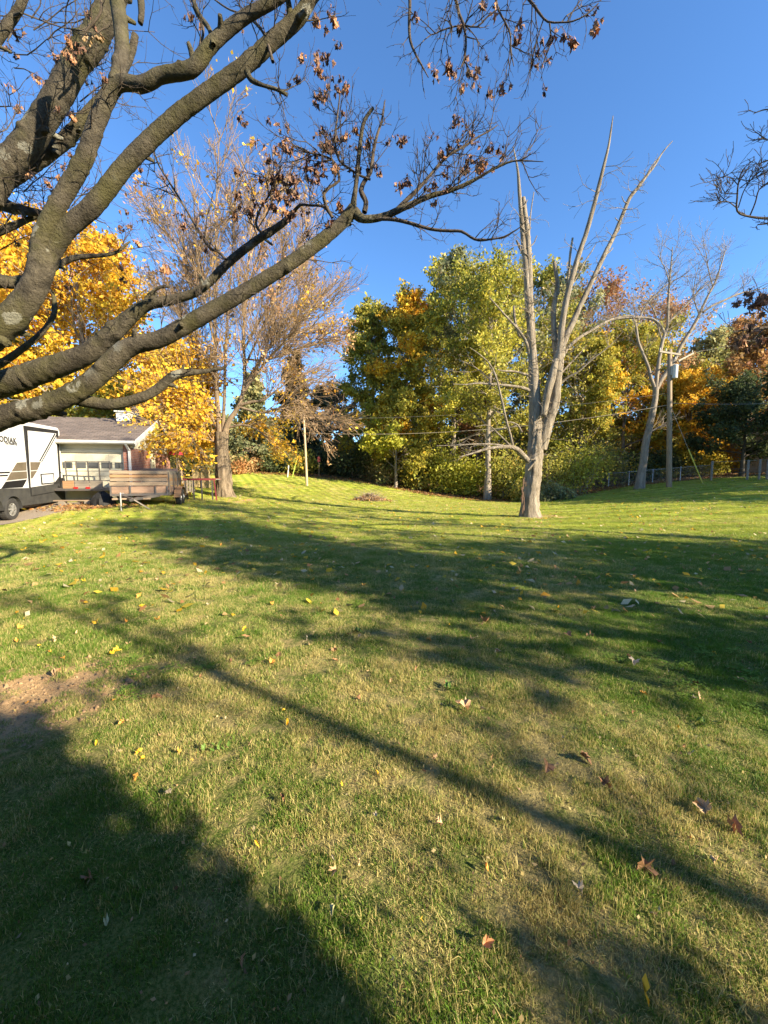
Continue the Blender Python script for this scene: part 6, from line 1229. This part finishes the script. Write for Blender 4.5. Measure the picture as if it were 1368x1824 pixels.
n = 5200; y = 4 + 26 * NR.uniform(0, 1, n) ** .8; x = NR.uniform(-1.15, 1.15, n) * y; kp = (y < lawn_edge(x, y)) & ~((x < -11) & (y < 16.5)); x, y = x[kp], y[kp]; n = len(x)
mf = (MB()); C = np.array(PAL['tan'] + PAL['gold'] + [(.6, .5, .32), (.62, .52, .30)])[NR.integers(0, 10, n)] * NR.uniform(.7, 1.25, (n, 1))
V, F, C = diamonds(np.c_[x, y, H(x, y) + .035], .085, C, 2.2); tag(mesh_np('leaf_litter', V, F, LEAF, False, C), 'countless tiny fallen leaves sprinkled over the far lawn', 'leaf litter', kind='stuff')
# litter at the wood edge and under the maple
n = 9000; u = NR.uniform(-1.1, 1.1, n); e = lawn_edge(u * 30, 30 + u * 0); y = e + NR.gamma(1.6, 1.2, n) - .8; x = u * y; C = np.array(PAL['tan'] + PAL['rust'] + PAL['brown'])[NR.integers(0, 12, n)] * .8
V, F, C = diamonds(np.c_[x, y, H(x, y) + .03], .16, C, 1.6); tag(mesh_np('woodland_litter', V, F, LEAF, False, C), 'brown leaf litter along the foot of the woodland', 'leaf litter', kind='stuff')
n = 900; y = 15.2 + NR.normal(0, .35, n); x = -10.2 + NR.normal(0, .8, n); C = np.array(PAL['tan'] + PAL['rust'])[NR.integers(0, 8, n)]; V, F, C = diamonds(np.c_[x - 1, y - .6, H(x - 1, y - .6) + .05], .1, C, 1.4); tag(mesh_np('drive_leaves', V, F, LEAF, False, C), 'drift of brown leaves on the gravel behind the travel trailer', 'leaf litter', kind='stuff')
# broadleaf weed in the left grass
def weed(px, py, label, s):
    p = gpix(px, py); o = thing('weed', label, 'weed', p)
    for j in range(11):
        m_ = MB(); v, f = leaf_geo(OVAL, rng.uniform(.03, .05) * s, .2, .7, rng, .03); M = Matrix.Rotation(rng.uniform(0, 6.28), 4, 'Z') @ Matrix.Rotation(rng.uniform(.2, .7), 4, 'X'); off = Vector((rng.gauss(0, .03), rng.gauss(0, .03), rng.uniform(.005, .03))); m_.poly([M @ q_ + off for q_ in v], f); m_.build('leaf', WEED, o)
WEED = mat('weed leaf', (.07, .14, .02), (.11, .18, .03), 40, .6)
weed(385, 1338, 'broad leaved weed just above the deep shadow border', .75); weed(1255, 1290, 'patch of broad leaved weed in the clover at the right', 1.1); weed(640, 1130, 'dark broad leaved weed at the middle of the lawn', 1.2); weed(800, 1230, 'tuft of wide grass blades above the large tan maple leaf', 1.3)

# small crumbs of leaf and thatch in the near grass, and clods on the bare soil
n = 3200; y = .6 + 6.5 * NR.uniform(0, 1, n) ** .9; x = NR.uniform(-1.1, 1.1, n) * (y + .4); C = np.array([(.50, .38, .20), (.40, .26, .14), (.58, .48, .28), (.30, .19, .11), (.62, .50, .22)])[NR.integers(0, 5, n)] * NR.uniform(.6, 1.15, (n, 1))
V, F, C = diamonds(np.c_[x, y, H(x, y) + NR.uniform(.004, .02, n)], .0135, C, .5); tag(mesh_np('leaf_crumbs', V, F, LEAF, False, C), 'crumbs of broken leaf and thatch among the near grass', 'leaf litter', kind='stuff')
n = 1500; r_ = .62 * np.sqrt(NR.uniform(0, 1, n)); a_ = NR.uniform(0, 6.28, n); x = DIRT.x + r_ * np.cos(a_) * 1.2; y = DIRT.y + r_ * np.sin(a_); z = H(x, y); sz = NR.gamma(2, .0035, n)
B_ = np.array([(1, 0, 0), (-.5, .87, 0), (-.5, -.87, 0), (0, 0, 1.1)]); Vc = np.c_[x, y, z - .001][:, None] + (B_[None] + NR.normal(0, .25, (n, 4, 3))) * sz[:, None, None]
F = (np.arange(n)[:, None, None] * 4 + np.array([[0, 1, 3], [1, 2, 3], [2, 0, 3]])[None]).reshape(-1, 3); CLOD = mat('clods of dry soil', (.42, .28, .15), (.24, .155, .085), 40, .95)
tag(mesh_np('soil_crumbs', Vc.reshape(-1, 3), F, CLOD), 'dry crumbs of soil on the bare dirt patch', 'soil', kind='stuff')
